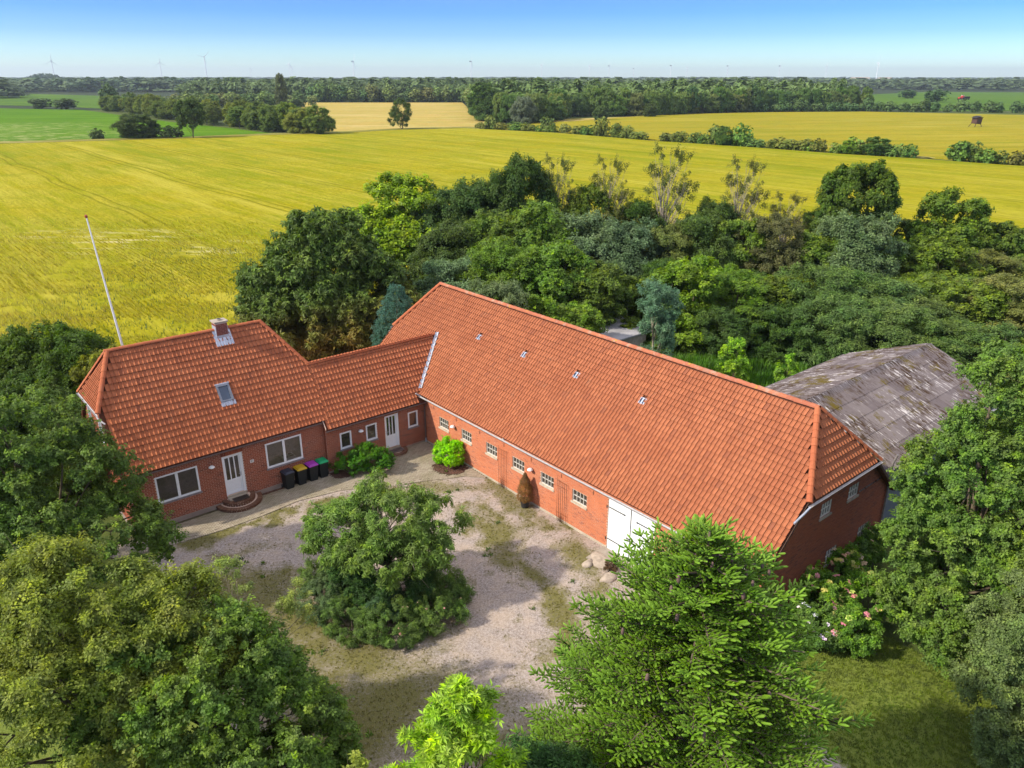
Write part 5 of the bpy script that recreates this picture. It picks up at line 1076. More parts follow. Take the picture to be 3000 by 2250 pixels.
tree('small_spruce', 'dark spruce between the bright sapling and the big fir at the bottom edge', 'tree', .55, 13.2, [(0, 0, 4.6, 1.5, 1.4, 2.0), (.5, 0, 5.2, 1.0, 1.0, 1.4)], 90, .34, 60, 'feather', .24, (0.065, 0.130, 0.036), 50, trunk=.1, nl=20, flat_=.5)
# ---- courtyard tree with open crown, shrubs beneath
tree('courtyard_tree', 'open-branched tree with drooping long leaves in the middle of the yard', 'tree', -5.2, 27.9,
     [(0, 0, 3.8, 2.3, 2.0, 1.4), (-2.0, .1, 3.2, 1.7, 1.5, 1.2), (1.8, .2, 3.4, 1.6, 1.5, 1.2), (0, -1.0, 2.7, 2.4, 1.7, 1.1), (-.3, .8, 4.6, 1.1, 1.1, .9), (1.2, -.8, 2.7, 1.5, 1.3, 1.0), (-1.2, -.7, 2.6, 1.5, 1.3, .9)], 190, .38, 36, 'long', .34, (.15, .235, .055), 51, trunk=.12, nl=130, bark=M_barkp, inner=.35, bottom=-.6, shell=.6, twig=1.3)
def shrub(name, label, x, y, lobes, nb, br, ncl, kind, size, color, seed, flowers=None, group=None, fz=.6, cat='shrub', nfl=0, **kw):
    root = thing(name, label, cat, (x, y, 0), 0, group); V, F_, cen, rr = crown_data(seed, lobes, nb, br, ncl, kind, size, **kw)
    o = obj('foliage', tri_mesh('foliage', V, F_, M_leaf), root); o.color = (*color, 1); r = np.random.default_rng(seed); b = MB()
    for c in cen[r.permutation(len(cen))[:14]]: b.tube([(r.uniform(-.2, .2), r.uniform(-.2, .2), 0), tuple(c*.55+[0, 0, .1]), tuple(c)], [.025, .018, .008], 4, cap=False)
    b.build('stems', M_bark, root)
    if nfl:
        for ci, (fc, sz) in enumerate(flowers):
            k = r.integers(0, len(V), nfl); k = k[(V[k, 2] > fz)]; d = 0
            for i in k:
                p = V[i]; 
                if not (p[1] < .5 or p[2] > 1.3): continue
                f = obj('flower', FLOW, root); s = sz*r.uniform(.7, 1.25); f.location = tuple(p+np.array([0, -.03, .05])); f.scale = (s, s, s*.75); f.rotation_euler = (r.uniform(-.5, .9), r.uniform(-.4, .4), r.uniform(0, 3)); f.color = (*[min(1, c*r.uniform(.85, 1.1)) for c in fc], 1)
    return root
_fb = MB()
for k in range(6):
    a = 2*pi*k/6; a2 = a+.5; _fb.f.append((len(_fb.v), len(_fb.v)+1, len(_fb.v)+2, len(_fb.v)+3)); _fb.v += [(0, 0, .25), (cos(a-.45), sin(a-.45), .1), (1.25*cos(a), 1.25*sin(a), -.15), (cos(a+.45), sin(a+.45), .1)]
FLOW = raw_mesh('flower', _fb.v, _fb.f, M_flower)
shrub('rhododendron', 'dense dark rhododendron under the courtyard tree', -5.4, 27.6, [(0, 0, 1.3, 2.1, 1.9, 1.3), (.8, -.4, 1.0, 1.6, 1.6, 1.1), (-.9, 0, 1.0, 1.6, 1.6, 1.1)], 120, .40, 62, 'laurel', .20, (.055, .12, .035), 61)
rc = [(.62, .30, .27), (.70, .48, .34)]
for i, (x, y, s, lab, c) in enumerate(((-7.9, 26.7, 1.1, 'shrub rose at the left front of the courtyard island', 'grey'), (-6.5, 25.5, 1.15, 'shrub rose at the front left of the courtyard island, no blooms', 'mid'), (-4.9, 25.2, 1.15, 'shrub rose with pink blooms at the front of the courtyard island', 'mid'), (-3.3, 26.0, 1.1, 'shrub rose with pink blooms at the right front of the courtyard island', 'mid'), (-3.0, 27.6, 1.0, 'shrub rose at the right side of the courtyard island', 'mid'), (-8.2, 28.4, 1.0, 'low shrub at the left back of the courtyard island', 'mid'), (-5.2, 26.3, 1.2, 'dark low shrub in the middle front of the courtyard island', 'dark'))):
    col_ = dict(grey=(.12, .18, .075), mid=(.11, .18, .045), dark=(.07, .13, .06))[c]
    shrub('rose_shrub', lab, x, y, [(0, 0, .62, 1.15*s, 1.05*s, .72*s), (.3, -.2, .45, 1.0*s, .9*s, .55*s)], 52, .3, 62, 'small', .165, col_, 70+i, flowers=[(rc[0], .035), (rc[1], .03)], nfl=(0, 3, 14, 12, 6, 0, 0)[i], fz=.55, group='shrubs round the courtyard tree')
shrub('box_bush', 'round vivid green clipped bush against the barn wall', *F2W(-.62, -3.35)[:2], [(0, 0, .72, .93, .93, .82)], 46, .30, 84, 'maple', .13, (0.208, 0.481, 0.016), 80, shell=.85, inner=.05)
shrub('laurel_bush', 'dark green spreading bush under the wing windows', *F2W(-5.55, -.62)[:2], [(0, 0, .6, 1.15, .75, .65), (.9, .1, .9, .9, .7, .8), (1.7, 0, .75, .75, .6, .8)], 62, .28, 80, 'maple', .13, (0.065, 0.169, 0.019), 81, shell=.8)
# garden border with hydrangeas beside the gable
pk, yl, cm2, wt = (.70, .26, .30), (.58, .56, .14), (.66, .45, .28), (.80, .74, .82)
gb_ = [(12.4, 29.6, 1.2, (0.126, 0.223, 0.036), 'hydrangea with pale yellow heads against the gable wall'), (13.9, 30.3, 1.2, (0.126, 0.223, 0.034), 'hydrangea under the right gable window with apricot heads'), (15.9, 30.6, 1.2, (0.098, 0.182, 0.034), 'dark green hydrangea near the shed wall'),
       (12.0, 27.7, 1.25, (0.140, 0.257, 0.034), 'hydrangea with yellow and pink heads beside the fir'), (14.4, 28.3, 1.25, (0.126, 0.243, 0.031), 'hydrangea with many yellow-green heads in the middle of the border'), (12.9, 26.2, 1.25, (0.126, 0.236, 0.034), 'hydrangea with pink heads at the front of the border'), (11.9, 24.5, 1.0, (.10, .19, .04), 'white-flowered hydrangea by the lawn'), (11.2, 29.6, 1.0, (0.112, 0.203, 0.034), 'hydrangea partly behind the fir at the barn corner'),
       (14.7, 26.2, 1.2, (0.126, 0.236, 0.034), 'hydrangea with apricot heads beside the tall maple'), (13.1, 24.4, 1.0, (0.112, 0.216, 0.034), 'hydrangea at the lawn edge of the border')]
for i, (x, y, s, c, lab) in enumerate(gb_):
    fl = [(yl, .11), (pk if i in (3, 5, 9) else cm2, .12)] if i != 6 else [(wt, .12), (wt, .09)]
    shrub('hydrangea', lab, x, y, [(0, 0, .85, 1.1*s, 1.0*s, .85*s)], 44, .32, 56, 'maple', .20, c, 90+i, flowers=fl, nfl=(26, 24, 8, 30, 40, 34, 22, 14, 26, 12)[i], fz=.9, group='hydrangeas in the border by the gable')
# brown conifer in a pot
pt = thing('potted_conifer', 'dead brown cone-shaped conifer in a dark pot against the barn wall', 'potted plant', F2W(-.48, -9.82, .03)); b = MB()
b.prism([(.19*cos(2*pi*k/14), .19*sin(2*pi*k/14)) for k in range(14)], .40, taper=1.35); b.prism([(.275*cos(2*pi*k/14), .275*sin(2*pi*k/14)) for k in range(14)], .05, Matrix.Translation((0, 0, .38))); b.build('pot', M_iron, pt)
r = np.random.default_rng(4); n_ = 1500; q = r.random(n_); zz = .42+1.55*q; R = .40*np.sin(np.clip((1-q)*1.25+.05, 0, 1.3)*pi*.5)*r.uniform(.8, 1.05, n_)*(1+.1*np.sin(zz*13)); a = r.uniform(0, 6.28, n_); P = np.stack([np.cos(a)*R, np.sin(a)*R, zz], -1)
X_, Y_, N_ = rot_frames(np.stack([np.cos(a), np.sin(a), np.full(n_, 1.1)], -1)+r.normal(size=(n_, 3))*.3, r.uniform(0, 6, n_), r); s = r.uniform(.07, .15, n_)[:, None]; V, F_ = scat(_CL['feather'][1][0], _CL['feather'][1][1], np.stack([X_*s, Y_*s, N_*s, P], -1))
o = obj('crown', tri_mesh('crown', V, F_, M_leaf), pt); o.color = (.21, .12, .045, 1); MB().tube([(0, 0, .3), (0, 0, 1.7)], [.03, .01], 5).build('trunk', M_wood, pt)
shrub('barberry', 'small dark red plant among the stones at the barn doors', *F2W(-1.15, -16.6)[:2], [(0, 0, .22, .38, .3, .25)], 16, .14, 40, 'small', .09, (0.098, 0.065, 0.029), 99)
# leaf litter beds beside the bushes
for nm, cx_, cy_, rx, ry2 in (('leaf_litter', -.75, -3.5, 1.05, 1.25), ('leaf_litter', -10.0, .02, 1.0, .22), ('leaf_litter', -5.6, -.4, 1.2, .8)):
    b = MB(); b.prism([(cx_+rx*cos(2*pi*k/16), cy_+ry2*sin(2*pi*k/16)) for k in range(16)], .012, Matrix.Translation((0, 0, .036))); tag(paste(nm, b, flat('leaf_mould', (.105, .06, .045), .95, .1, var=.5, sc=14)), kind='structure')
tufts('fallen_leaves', 1500, (-11, -.2, -4.8, .2), .01, .04, .05, (.22, .13, .09), lambda x, y: np.maximum(((x+.75)**2/1.2+(y+3.5)**2/1.6 < 1)*1.0, ((x+10)**2/1.1+y**2/.06 < 1)*1.0), seed=44, lean=2.0, z=.05)
# ---- the big fir in front: whorls of branches carrying finger-like shoots
fir = thing('korean_fir', 'large bright green fir with upright cones in front of the barn doors', 'tree', (4.4, 14.8, 0))
r = np.random.default_rng(12); H = 11.35; tb = MB(); tb.tube([(0, 0, 0), (0, 0, 6), (0, 0, H-.5), (0, 0, H+.1)], [.22, .15, .045, .02], 8)
sv = []; nseg = 5
for (yy, rr) in ((0, .5), (.25, 1.0), (.8, .95)):
    for k in range(4): a = 2*pi*k/4+pi/4; sv.append((rr*cos(a), yy, rr*sin(a)*.72))
sv.append((0, 1.0, 0)); sf = []
for s_ in range(2):
    for k in range(4): a0 = s_*4+k; a1 = s_*4+(k+1) % 4; sf += [(a0, a1+4, a1), (a0, a0+4, a1+4)]
for k in range(4): sf.append((8+k, 12, 8+(k+1) % 4))
sv = np.array(sv); sf = np.array(sf); SM = []; ST = []
def shoot(p, d, L, w, tipv):
    d = d/np.linalg.norm(d); up = np.array([0, 0, 1.0]); x = np.cross(d, up); x /= np.linalg.norm(x)+1e-9; z = np.cross(x, d)
    SM.append(np.column_stack([x*w, d*L, z*w, p])); ST.append(tipv)
z = H-.15; lev = 0
while z > .9:
    q = (H-z); R = .20+4.75*(1-math.exp(-q/4.3)); nbr = 5+int(min(q, 5)*.7)
    a0 = r.uniform(0, 6.28)
    for k in range(nbr):
        a = a0+2*pi*k/nbr+r.uniform(-.2, .2); L = R*r.uniform(.84, 1.14); el = .62-.085*q+r.uniform(-.12, .12); el = max(el, -.10)
        hd = np.array([cos(a), sin(a), 0]); sd = np.array([-sin(a), cos(a), 0]); n = max(3, int(L/.17)); pts = []
        for i in range(n+1):
            f = i/n; pts.append(np.array([0, 0, z+r.uniform(-.004, .004)])+hd*L*f+np.array([0, 0, L*(el*f-.22*f*f+.10*f**4)]))
        tb.tube([tuple(p) for p in pts[::max(1, n//4)]]+[tuple(pts[-1])], list(np.linspace(.035+.006*L, .012, len(pts[::max(1, n//4)])+1)), 4, cap=False)
        for i in range(n+1):
            f = i/n; p = pts[i]
            if (1-f)*L > 2.3: continue
            dirm = (pts[min(i+1, n)]-pts[max(i-1, 0)]); dirm /= np.linalg.norm(dirm)
            ll = max(.0, min(.92, (1-f)*L*.62+.10))*r.uniform(.75, 1.1)
            for sg in (-1, 1):
                ld = dirm*.62+sd*sg*.78+np.array([0, 0, r.uniform(-.12, .42)]); ld /= np.linalg.norm(ld); m = max(1, int(ll/.115)); lat_s = np.cross(ld, [0, 0, 1.0]); lat_s /= np.linalg.norm(lat_s)
                if r.random() < .12: continue
                for j in range(m):
                    pp = p+ld*(j*.115)-np.array([0, 0, .05*(j*.115)**2*4])
                    for s2 in (-1, 1):
                        if j == 0 and s2 == sg*0+1 and f < .9: pass
                        sdv = ld*.72+lat_s*s2*r.uniform(.35, .8)+np.array([0, 0, r.uniform(-.15, .6)]); tipv = r.uniform(.15, .75)*(.35+.65*(f))
                        shoot(pp, sdv, r.uniform(.13, .20), r.uniform(.021, .029), tipv)
                    if j % 2 == 0: shoot(pp, ld+np.array([0, 0, .9]), r.uniform(.09, .14), .018, r.uniform(.3, .8))
                shoot(p+ld*(m*.115)*.95, ld+np.array([0, 0, .12]), r.uniform(.17, .24), .030, r.uniform(.6, 1.0))
                if ll > .3: tb.tube([tuple(p), tuple(p+ld*m*.115)], [.012, .006], 3, cap=False)
        shoot(pts[-1], dirm+np.array([0, 0, .15]), .26, .026, 1.0)
    z -= .22+.014*min(q, 8); lev += 1
for k in range(9): a = 2*pi*k/5; shoot(np.array([0, 0, H-.5+k*.07]), np.array([cos(a), sin(a), .9]), .34, .026, .9)
shoot(np.array([0, 0, H+.02]), np.array([.02, 0, 1.0]), .45, .028, 1.0)
SM = np.array(SM); V, F_ = scat(sv, sf, SM); tipa = np.repeat(np.array(ST), len(sv))*np.tile(np.array([.25]*4+[.6]*4+[1.0]*4+[1.0]), len(SM))
o = obj('crown', raw_mesh('crown', V, F_, M_fir, {'tip': tipa}), fir); o.color = (.072, .135, .010, 1); tb.build('trunk', M_bark, fir, smooth=True); N_SHOOTS = len(SM)
M_cone = flat('fir_cone', (.16, .10, .085), .8, .2, var=.3, sc=30); cb_ = MB(); cb_.tube([(0, 0, 0), (0, 0, .03), (0, 0, .09), (0, 0, .15), (0, 0, .175)], [.015, .034, .037, .028, .006], 8); cone_me = raw_mesh('cone', cb_.v, cb_.f, M_cone, smooth=True)
for k in range(22):
    a = r.uniform(-2.9, .2); q = r.uniform(.7, 4.6); R = (.2+5.2*(1-math.exp(-q/4.3)))*r.uniform(.4, .8); c = obj('cone', cone_me, fir); c.location = (cos(a)*R, sin(a)*R, H-q+R*(.5-.05*q)+.04); c.rotation_euler = (r.uniform(-.1, .1), r.uniform(-.1, .1), 0); s = r.uniform(.9, 1.3); c.scale = (s, s, s)
# ------------------------------------------------------------------ far hedges, woods, horizon
def lowform(seed, h, rr, n, size, kindshape='round', leafm=None):
    r = np.random.default_rng(seed); P = []; D = []
    nb = 16
    for k in range(nb):
        if kindshape == 'conifer': q = r.random()**.8; c = np.array([r.normal()*.15, r.normal()*.15, h*(1-q*.85)]); R_ = rr*(.15+.85*q); 
        else:
            d = r.normal(size=3); d /= np.linalg.norm(d); c = np.array([0, 0, h*.55])+d*np.array([rr*.6, rr*.6, h*.33]); R_ = rr*.5
        m = n//nb; d = r.normal(size=(m, 3)); d /= np.linalg.norm(d, axis=1, keepdims=True)
        if kindshape == 'conifer': d[:, 2] *= .35; pts = c+d*R_*np.array([1, 1, 1.0])
        else: pts = c+d*R_*r.uniform(.8, 1.1, (m, 1))
        pts[:, 2] = np.maximum(pts[:, 2], .1); P.append(pts); D.append(d)
    P = np.concatenate(P); D = np.concatenate(D); m = len(P); X, Y, N = rot_frames(D+[0, 0, .5]+r.normal(size=(m, 3))*.35, r.uniform(0, 6.28, m), r); s = (size*r.uniform(.6, 1.4, m))[:, None]
    u = np.array([(-.5, -.35, 0), (.5, -.4, .12), (.45, .42, 0), (-.45, .38, .12)]); V, F_ = scat(u, np.array([(0, 1, 2), (0, 2, 3)]), np.stack([X*s, Y*s, N*s, P], -1)); return V, F_
FARV = {'round': [lowform(i, 10, 4.2, 620, .95) for i in (1, 2, 3)], 'conifer': [lowform(i+10, 12, 2.8, 460, .9, 'conifer') for i in (1, 2)], 'bush': [lowform(i+20, 3, 2.4, 420, .5) for i in (1, 2)]}
FARM = {k: [raw_mesh('crown', v, f, M_leaff) for v, f in L] for k, L in FARV.items()}
tkm = MB().tube([(0, 0, 0), (0, 0, 6)], [.22, .1], 5); TRK = raw_mesh('trunk', tkm.v, tkm.f, M_bark)
def far_tree(name, label, x, y, h, rr, shape, color, group, cat='tree', trunk=True):
    base = {'round': (10, 4.2), 'conifer': (12, 2.8), 'bush': (3, 2.4)}[shape]; root = thing(name, label, cat, (x, y, 0), random.uniform(0, 6.28), group); root.scale = (rr/base[1], rr/base[1], h/base[0])
    o = obj('crown' if shape != 'bush' else 'foliage', random.choice(FARM[shape]), root); j = random.uniform(.8, 1.2); o.color = (color[0]*j*random.uniform(.9, 1.12), color[1]*j, color[2]*j, 1)
    if trunk and shape != 'bush': obj('trunk', TRK, root)
    return root
FC = [(.105, .165, .045), (.13, .19, .05), (.085, .145, .045), (.15, .20, .055), (.175, .205, .065)]
# single and named trees in the fields (world positions)
grove_tree('field_tree', 'lone tree standing in the middle of the yellow fields', -47.0, 349, 12.8, 5.4, 'loose', (.07, .115, .028), None)
grove_tree('field_bush_tree', 'dark bushy tree at the green field edge, left of the two', -137, 297, 9.5, 7.5, 'broad', (.07, .115, .026), None); grove_tree('field_bush_tree', 'tall dark tree at the green field edge, right of the two', -117, 297, 14.5, 6.0, 'dense', (.07, .115, .026), None)
far_tree('field_bush', 'low bush between the two dark trees at the green field edge', -126, 299, 3.6, 4.5, 'bush', (.06, .095, .025), None, 'bush'); far_tree('field_bush', 'small low bush left of the dark trees at the green field edge', -150, 294, 3.2, 3.2, 'bush', (.06, .095, .025), None, 'bush')
r = np.random.default_rng(17)
dg = [(-84, 317), (-104, 335), (-124, 361), (-158, 399), (-208, 462), (-232, 500), (-273, 545)]
for k in range(34):
    f = k/33*(len(dg)-1); a = int(min(f, len(dg)-2)); q = f-a; x = dg[a][0]*(1-q)+dg[a+1][0]*q+r.uniform(2, 10)*1.0; y = dg[a][1]*(1-q)+dg[a+1][1]*q+r.uniform(0, 9)
    grove_tree('copse_tree', 'broadleaf tree in the copse between green and yellow fields', x, y, r.uniform(9, 13), r.uniform(5, 7), ['round', 'broad', 'loose', 'dense'][k % 4], [(.125, .18, .035), (.16, .205, .04), (.13, .185, .045)][k % 3], 'trees of the copse between the fields')
for k in range(26): far_tree('copse_tree', 'tree at the back of the copse between the fields', r.uniform(-230, -110), 0, 1, 1, 'round', FC[1], 'trees at the back of the copse') .location if False else None
hd = [(-15.3, 356), (2, 344), (17.6, 330), (33, 310), (48.3, 288)]; hd2 = [(53.3, 280), (74, 262), (94.5, 238), (112, 221)]; hd3 = [(118, 212), (129, 203), (150, 190), (175, 172)]
def along(L, step, jit=1.2):
    out = []
    for (x0, y0), (x1, y1) in zip(L[:-1], L[1:]):
        D = sqrt((x1-x0)**2+(y1-y0)**2); n = max(1, int(D/step))
        for k in range(n): q = (k+r.random()*.6)/n; out.append((x0+(x1-x0)*q+r.uniform(-jit, jit), y0+(y1-y0)*q+r.uniform(-jit, jit)+1.5))
    return out
for L, w in ((hd, 'left'), (hd2, 'middle'), (hd3, 'right')):
    for i, (x, y) in enumerate(along(L, 3.0)):
        if w == 'left' and i % 9 in (5, ) : continue
        tall = r.random() < .14; far_tree('hedge_bush', 'green bush in the %s stretch of the hedge between the yellow fields' % w, x, y, r.uniform(2.0, 3.3)*(1.8 if tall else 1), r.uniform(2.2, 3.4), 'bush', (.13*r.uniform(.75, 1.3), .18*r.uniform(.85, 1.15), .035), 'bushes of the %s hedge stretch' % w, 'bush')
for (x, y, h, rr, lab) in ((69, 264, 6.4, 3.2, 'small tree rising from the middle of the field hedge'), (104.5, 230, 5.4, 4.2, 'rounded tree near the right end of the field hedge'), (98, 233.5, 4.2, 2.8, 'bright green bush near the right end of the field hedge'), (119, 213, 5.2, 3.4, 'round green bush just right of the field gap')):
    grove_tree('hedge_tree', lab, x, y, h, rr, 'round', (.09, .155, .03) if 'bright' not in lab else (.17, .26, .03), None)
# woodland edge trees, one by one, then the wood behind as a mass
edge = [(-17, 450), (-13, 418), (-3, 400), (12, 408), (22, 420), (27, 450), (30, 474), (55, 476), (79, 478), (100, 495), (113, 508), (140, 524), (168, 543), (215, 556), (245, 562)]
cnt = 0
for (x, y) in along(edge, 4.3, 2.2):
    h = r.uniform(10, 15.5) if x < 25 else r.uniform(11, 17); c = FC[r.integers(0, 5)]; grove_tree('woodland_tree', 'broadleaf tree along the front edge of the wood beyond the yellow field', x, y+4, h, r.uniform(4.2, 6.5), ['round', 'broad', 'dense', 'feather'][cnt % 4], (c[0]*.95, c[1]*1.05, c[2]), 'trees along the front edge of the wood'); cnt += 1
grove_tree('willow_tree', 'pale silvery willow at the left corner of the wood', 5.5, 396, 13.5, 5.8, 'broad', (.16, .20, .12), None); grove_tree('woodland_tree', 'large rounded tree at the left corner of the wood beside the willow', -14.5, 423, 19, 9, 'round', (.075, .125, .03), None)
grove_tree('poplar_tree', 'tall narrow poplar rising above the far tree line on the left', -158, 565, 24, 4.6, 'upright', (.10, .13, .05), None)
for (x, y, lab) in ((47, 430, 'small round tree standing at the pale strip before the wood'), (79, 470, 'small light green tree at the foot of the wood'), (-150, 572, 'small pale round tree in the tan field')):
    grove_tree('field_tree', lab, x, y, 8, 4.2, 'broad', (.085, .125, .04), None)
edge2 = [(-18, 466), (-28, 560), (-45, 750), (-90, 752), (-140, 752), (-195, 752)]
for (x, y) in along(edge2, 9, 3): c = FC[r.integers(0, 5)]; far_tree('woodland_tree', 'tree along the wood edge behind the tan field', x+6, y+6, r.uniform(11, 16), r.uniform(5.5, 8), 'round', c, 'trees along the wood edge behind the tan field')
for (x, y) in along([(-200, 735), (-222, 640), (-250, 585), (-232, 560), (-205, 590), (-185, 600), (-150, 640)], 8, 4): far_tree('field_tree', 'round tree scattered where the copse meets the far wood', x, y, r.uniform(6, 12), r.uniform(4, 7), 'round', FC[r.integers(0, 5)], 'scattered trees behind the copse')
for i, (x, y, h, rr, lab) in enumerate(((-344, 600, 7, 8, 'round bush at the left picture edge beyond the green field'), (-318, 585, 7, 8, 'second round bush on the far edge of the green field'), (-283, 578, 17, 6.5, 'tall dark tree on the far edge of the green field'), (-272, 572, 7.5, 7, 'bush beside the tall dark tree beyond the green field'), (-258, 560, 8, 8, 'yellowish bush at the left end of the copse'))):
    far_tree('field_bush', lab, x, y, h, rr, 'round', (.06, .09, .03) if i < 4 else (.11, .13, .04), None, 'tree' if h > 10 else 'bush')
for (x, y) in along([(80, 548), (92, 556), (164, 538), (230, 552), (300, 538), (360, 505), (430, 470)], 7.0, 1.5): far_tree('hedge_bush', 'bush in the long hedge between the far yellow and green fields', x, y, r.uniform(4, 7), r.uniform(3.6, 5.2), 'bush', FC[2], 'bushes of the long far hedge', 'bush')
for (x, y, h, rr, s_) in ((392, 760, 11, 11, 'round'), (430, 900, 9, 10, 'round')): far_tree('field_bush', 'dark bush in the distant green field' if x < 400 else 'second dark bush beside the red tractor', x, y, h, rr, s_, FC[2], None, 'bush')
def mass(name, pts_fn, n, sd, hrange, rrange, cols, conifer=.3, group=None, base=None):
    rr = np.random.default_rng(sd); VV = []; FF = []; o_ = 0; AT = []
    per = {}
    xy = pts_fn(rr, n); n = len(xy)
    for fi, (fam, L) in enumerate((('round', FARV['round']), ('conifer', FARV['conifer']))):
        for li, (v, f) in enumerate(L):
            if fam == 'conifer': sel = (np.arange(n) % 10 < conifer*10) & ((np.arange(n)//10) % 2 == li)
            else: sel = (np.arange(n) % 10 >= conifer*10) & ((np.arange(n)//10) % 3 == li)
            m = int(sel.sum())
            if not m: continue
            b_ = (10, 4.2) if fam == 'round' else (12, 2.8); sub = rr.permutation(len(f)//2)[:MASSQ]; f2 = f.reshape(-1, 2, 3)[sub].reshape(-1, 3); used = np.unique(f2); mp = -np.ones(len(v), int); mp[used] = np.arange(len(used)); v2 = v[used].copy(); f2 = mp[f2]
            ctr = v2.reshape(-1, 4, 3).mean(1, keepdims=True) if len(v2) % 4 == 0 else None
            if ctr is not None: v2 = (ctr+(v2.reshape(-1, 4, 3)-ctr)*1.9).reshape(-1, 3)
            a = rr.uniform(0, 6.28, m); s = rr.uniform(*rrange, m)/b_[1]; h = rr.uniform(*hrange, m)/b_[0]*(1.15 if fam == 'conifer' else 1)
            M_ = np.zeros((m, 3, 4)); M_[:, 0, 0] = np.cos(a)*s; M_[:, 0, 1] = -np.sin(a)*s; M_[:, 1, 0] = np.sin(a)*s; M_[:, 1, 1] = np.cos(a)*s; M_[:, 2, 2] = h; M_[:, 0, 3] = xy[sel, 0]; M_[:, 1, 3] = xy[sel, 1]
            V, F_ = scat(v2, f2, M_); VV.append(V); FF.append(F_+o_); o_ += len(V)
    o = obj(name, raw_mesh(name, np.concatenate(VV), np.concatenate(FF), M_leaff)); o.color = (*cols, 1); return tag(o, kind='stuff', label=group)
MASSQ = 110
def wood1(rr, n):
    x = rr.uniform(-20, 520, n); y = rr.uniform(410, 800, n); lim = np.interp(x, [-20, 0, 22, 30, 80, 113, 168, 215, 245, 400, 520], [480, 412, 428, 484, 486, 515, 552, 566, 575, 640, 720]); top = np.interp(x, [-20, 240, 300, 520], [800, 800, 640, 640]); k = (y > lim) & (y < np.where(x > 245, 1e4, top)) & ~((x > 235) & (x > 235+(y-590)*.42)) ; return np.stack([x[k], y[k]], -1)
mass('mixed_wood', wood1, 1500, 1, (11, 17.5), (4.5, 7), (.11, .165, .05), .35, 'mixed wood beyond the yellow field')
def wood2(rr, n):
    x = rr.uniform(-420, 60, n); y = rr.uniform(760, 1400, n); k = (x > -.35*y-40); return np.stack([x[k], y[k]], -1)
mass('far_wood', wood2, 1500, 2, (12, 18), (6, 9), (.105, .15, .055), .4)
def wood3(rr, n):
    x = rr.uniform(-1, 1, n); y = rr.uniform(900, 3200, n); x = x*y*.72; k = ~((x < -.33*y+20) & (x > -.60*y) & (y < 1300)) & ~((x > .36*y) & (y < 1500)); return np.stack([x[k], y[k]], -1)
MASSQ = 60
mass('distant_woods', wood3, 3600, 3, (13, 19), (14, 24), (.09, .13, .055), .35)
def wood4(rr, n):
    y = rr.uniform(3200, 9000, n); x = rr.uniform(-1, 1, n)*y*.72; k = fbm(x, y, 900, 5) > .42; return np.stack([x[k], y[k]], -1)
MASSQ = 40
mass('horizon_woods', wood4, 3000, 4, (14, 26), (60, 110), (.06, .095, .055), 0)
def wood5(rr, n): x = rr.uniform(-1500, -550, n); y = rr.uniform(1300, 2000, n); k = x > -.74*y; return np.stack([x[k], y[k]], -1)
MASSQ = 70
mass('left_wood', wood5, 500, 6, (14, 20), (12, 20), (.06, .10, .045), .5)
# wooded knoll on the left horizon
xs2 = np.linspace(-1, 1, 40); kx, ky = np.meshgrid(xs2, xs2, indexing='ij'); kz = 24*np.exp(-(kx**2*3.2+ky**2*3.2))-2
def knoll(rr, n): return np.stack([-1130+rr.normal(0, 90, n), 2350+rr.normal(0, 60, n)], -1)
V = np.stack([kx*110-1318, ky*110+2350, kz], -1).reshape(-1, 3); ii = np.arange(1600).reshape(40, 40); Fk = np.stack([ii[:-1, :-1], ii[1:, :-1], ii[1:, 1:], ii[:-1, 1:]], -1).reshape(-1, 4); tag(obj('wooded_knoll', raw_mesh('wooded_knoll', V, Fk, M_dark, smooth=True)), kind='structure')
r2 = np.random.default_rng(9); n_ = 2600; px, py = r2.uniform(-1, 1, n_), r2.uniform(-1, 1, n_); pz = 24*np.exp(-(px**2*3.2+py**2*3.2))-2; P = np.stack([px*110-1318, py*110+2350, np.maximum(pz, 0)+r2.uniform(2, 11, n_)], -1); D = r2.normal(size=(n_, 3))+[0, -.3, .8]; X_, Y_, N_ = rot_frames(D, r2.uniform(0, 6, n_), r2); s = r2.uniform(4, 8, n_)[:, None]
V, F_ = scat(np.array([(-.5, -.4, 0), (.5, -.45, .1), (.5, .4, 0), (-.45, .45, .1)]), np.array([(0, 1, 2), (0, 2, 3)]), np.stack([X_*s, Y_*s, N_*s, P], -1)); o = obj('knoll_trees', raw_mesh('knoll_trees', V, F_, M_leaff)); o.color = (.045, .075, .035, 1); tag(o, kind='stuff')
# hunting hut, tractor, distant farm
hut = thing('hunting_hut', 'dark leaning wooden hunting hut standing in the yellow field', 'hut', (209.9, 369, 0), .35); tl = Matrix.Rotation(.12, 4, 'Y')
MB().box(-1.5, 1.5, -1.4, 1.4, 1.6, 4.4, tl).build('cabin', M_wood, hut); b = MB().quad((-1.9, -1.7, 4.2), (1.3, -1.7, 5.0), (1.3, 1.7, 5.0), (-1.9, 1.7, 4.2)); b.box(-1.3, 1.8, -1.6, 1.6, 4.5, 4.62, tl); b.build('roof', M_iron, hut)
for sx_, sy_ in ((-1, -1), (1, -1), (1, 1), (-1, 1)): MB().tube([(sx_*2.3-.2, sy_*1.7, 0), (sx_*1.2+.2, sy_*1.2, 2.0)], .13, 5).build('leg', M_wood, hut)
MB().box(-.5, .5, -1.45, -1.40, 2.6, 3.4, tl).build('hatch', M_iron, hut)
trc = thing('red_tractor', 'small red tractor with trailer far away in the green field on the right', 'tractor', (457, 838, .3), .2); mr = flat('red_paint', (.55, .05, .03), .4, .5); mk = flat('tyre', (.02, .02, .02), .9)
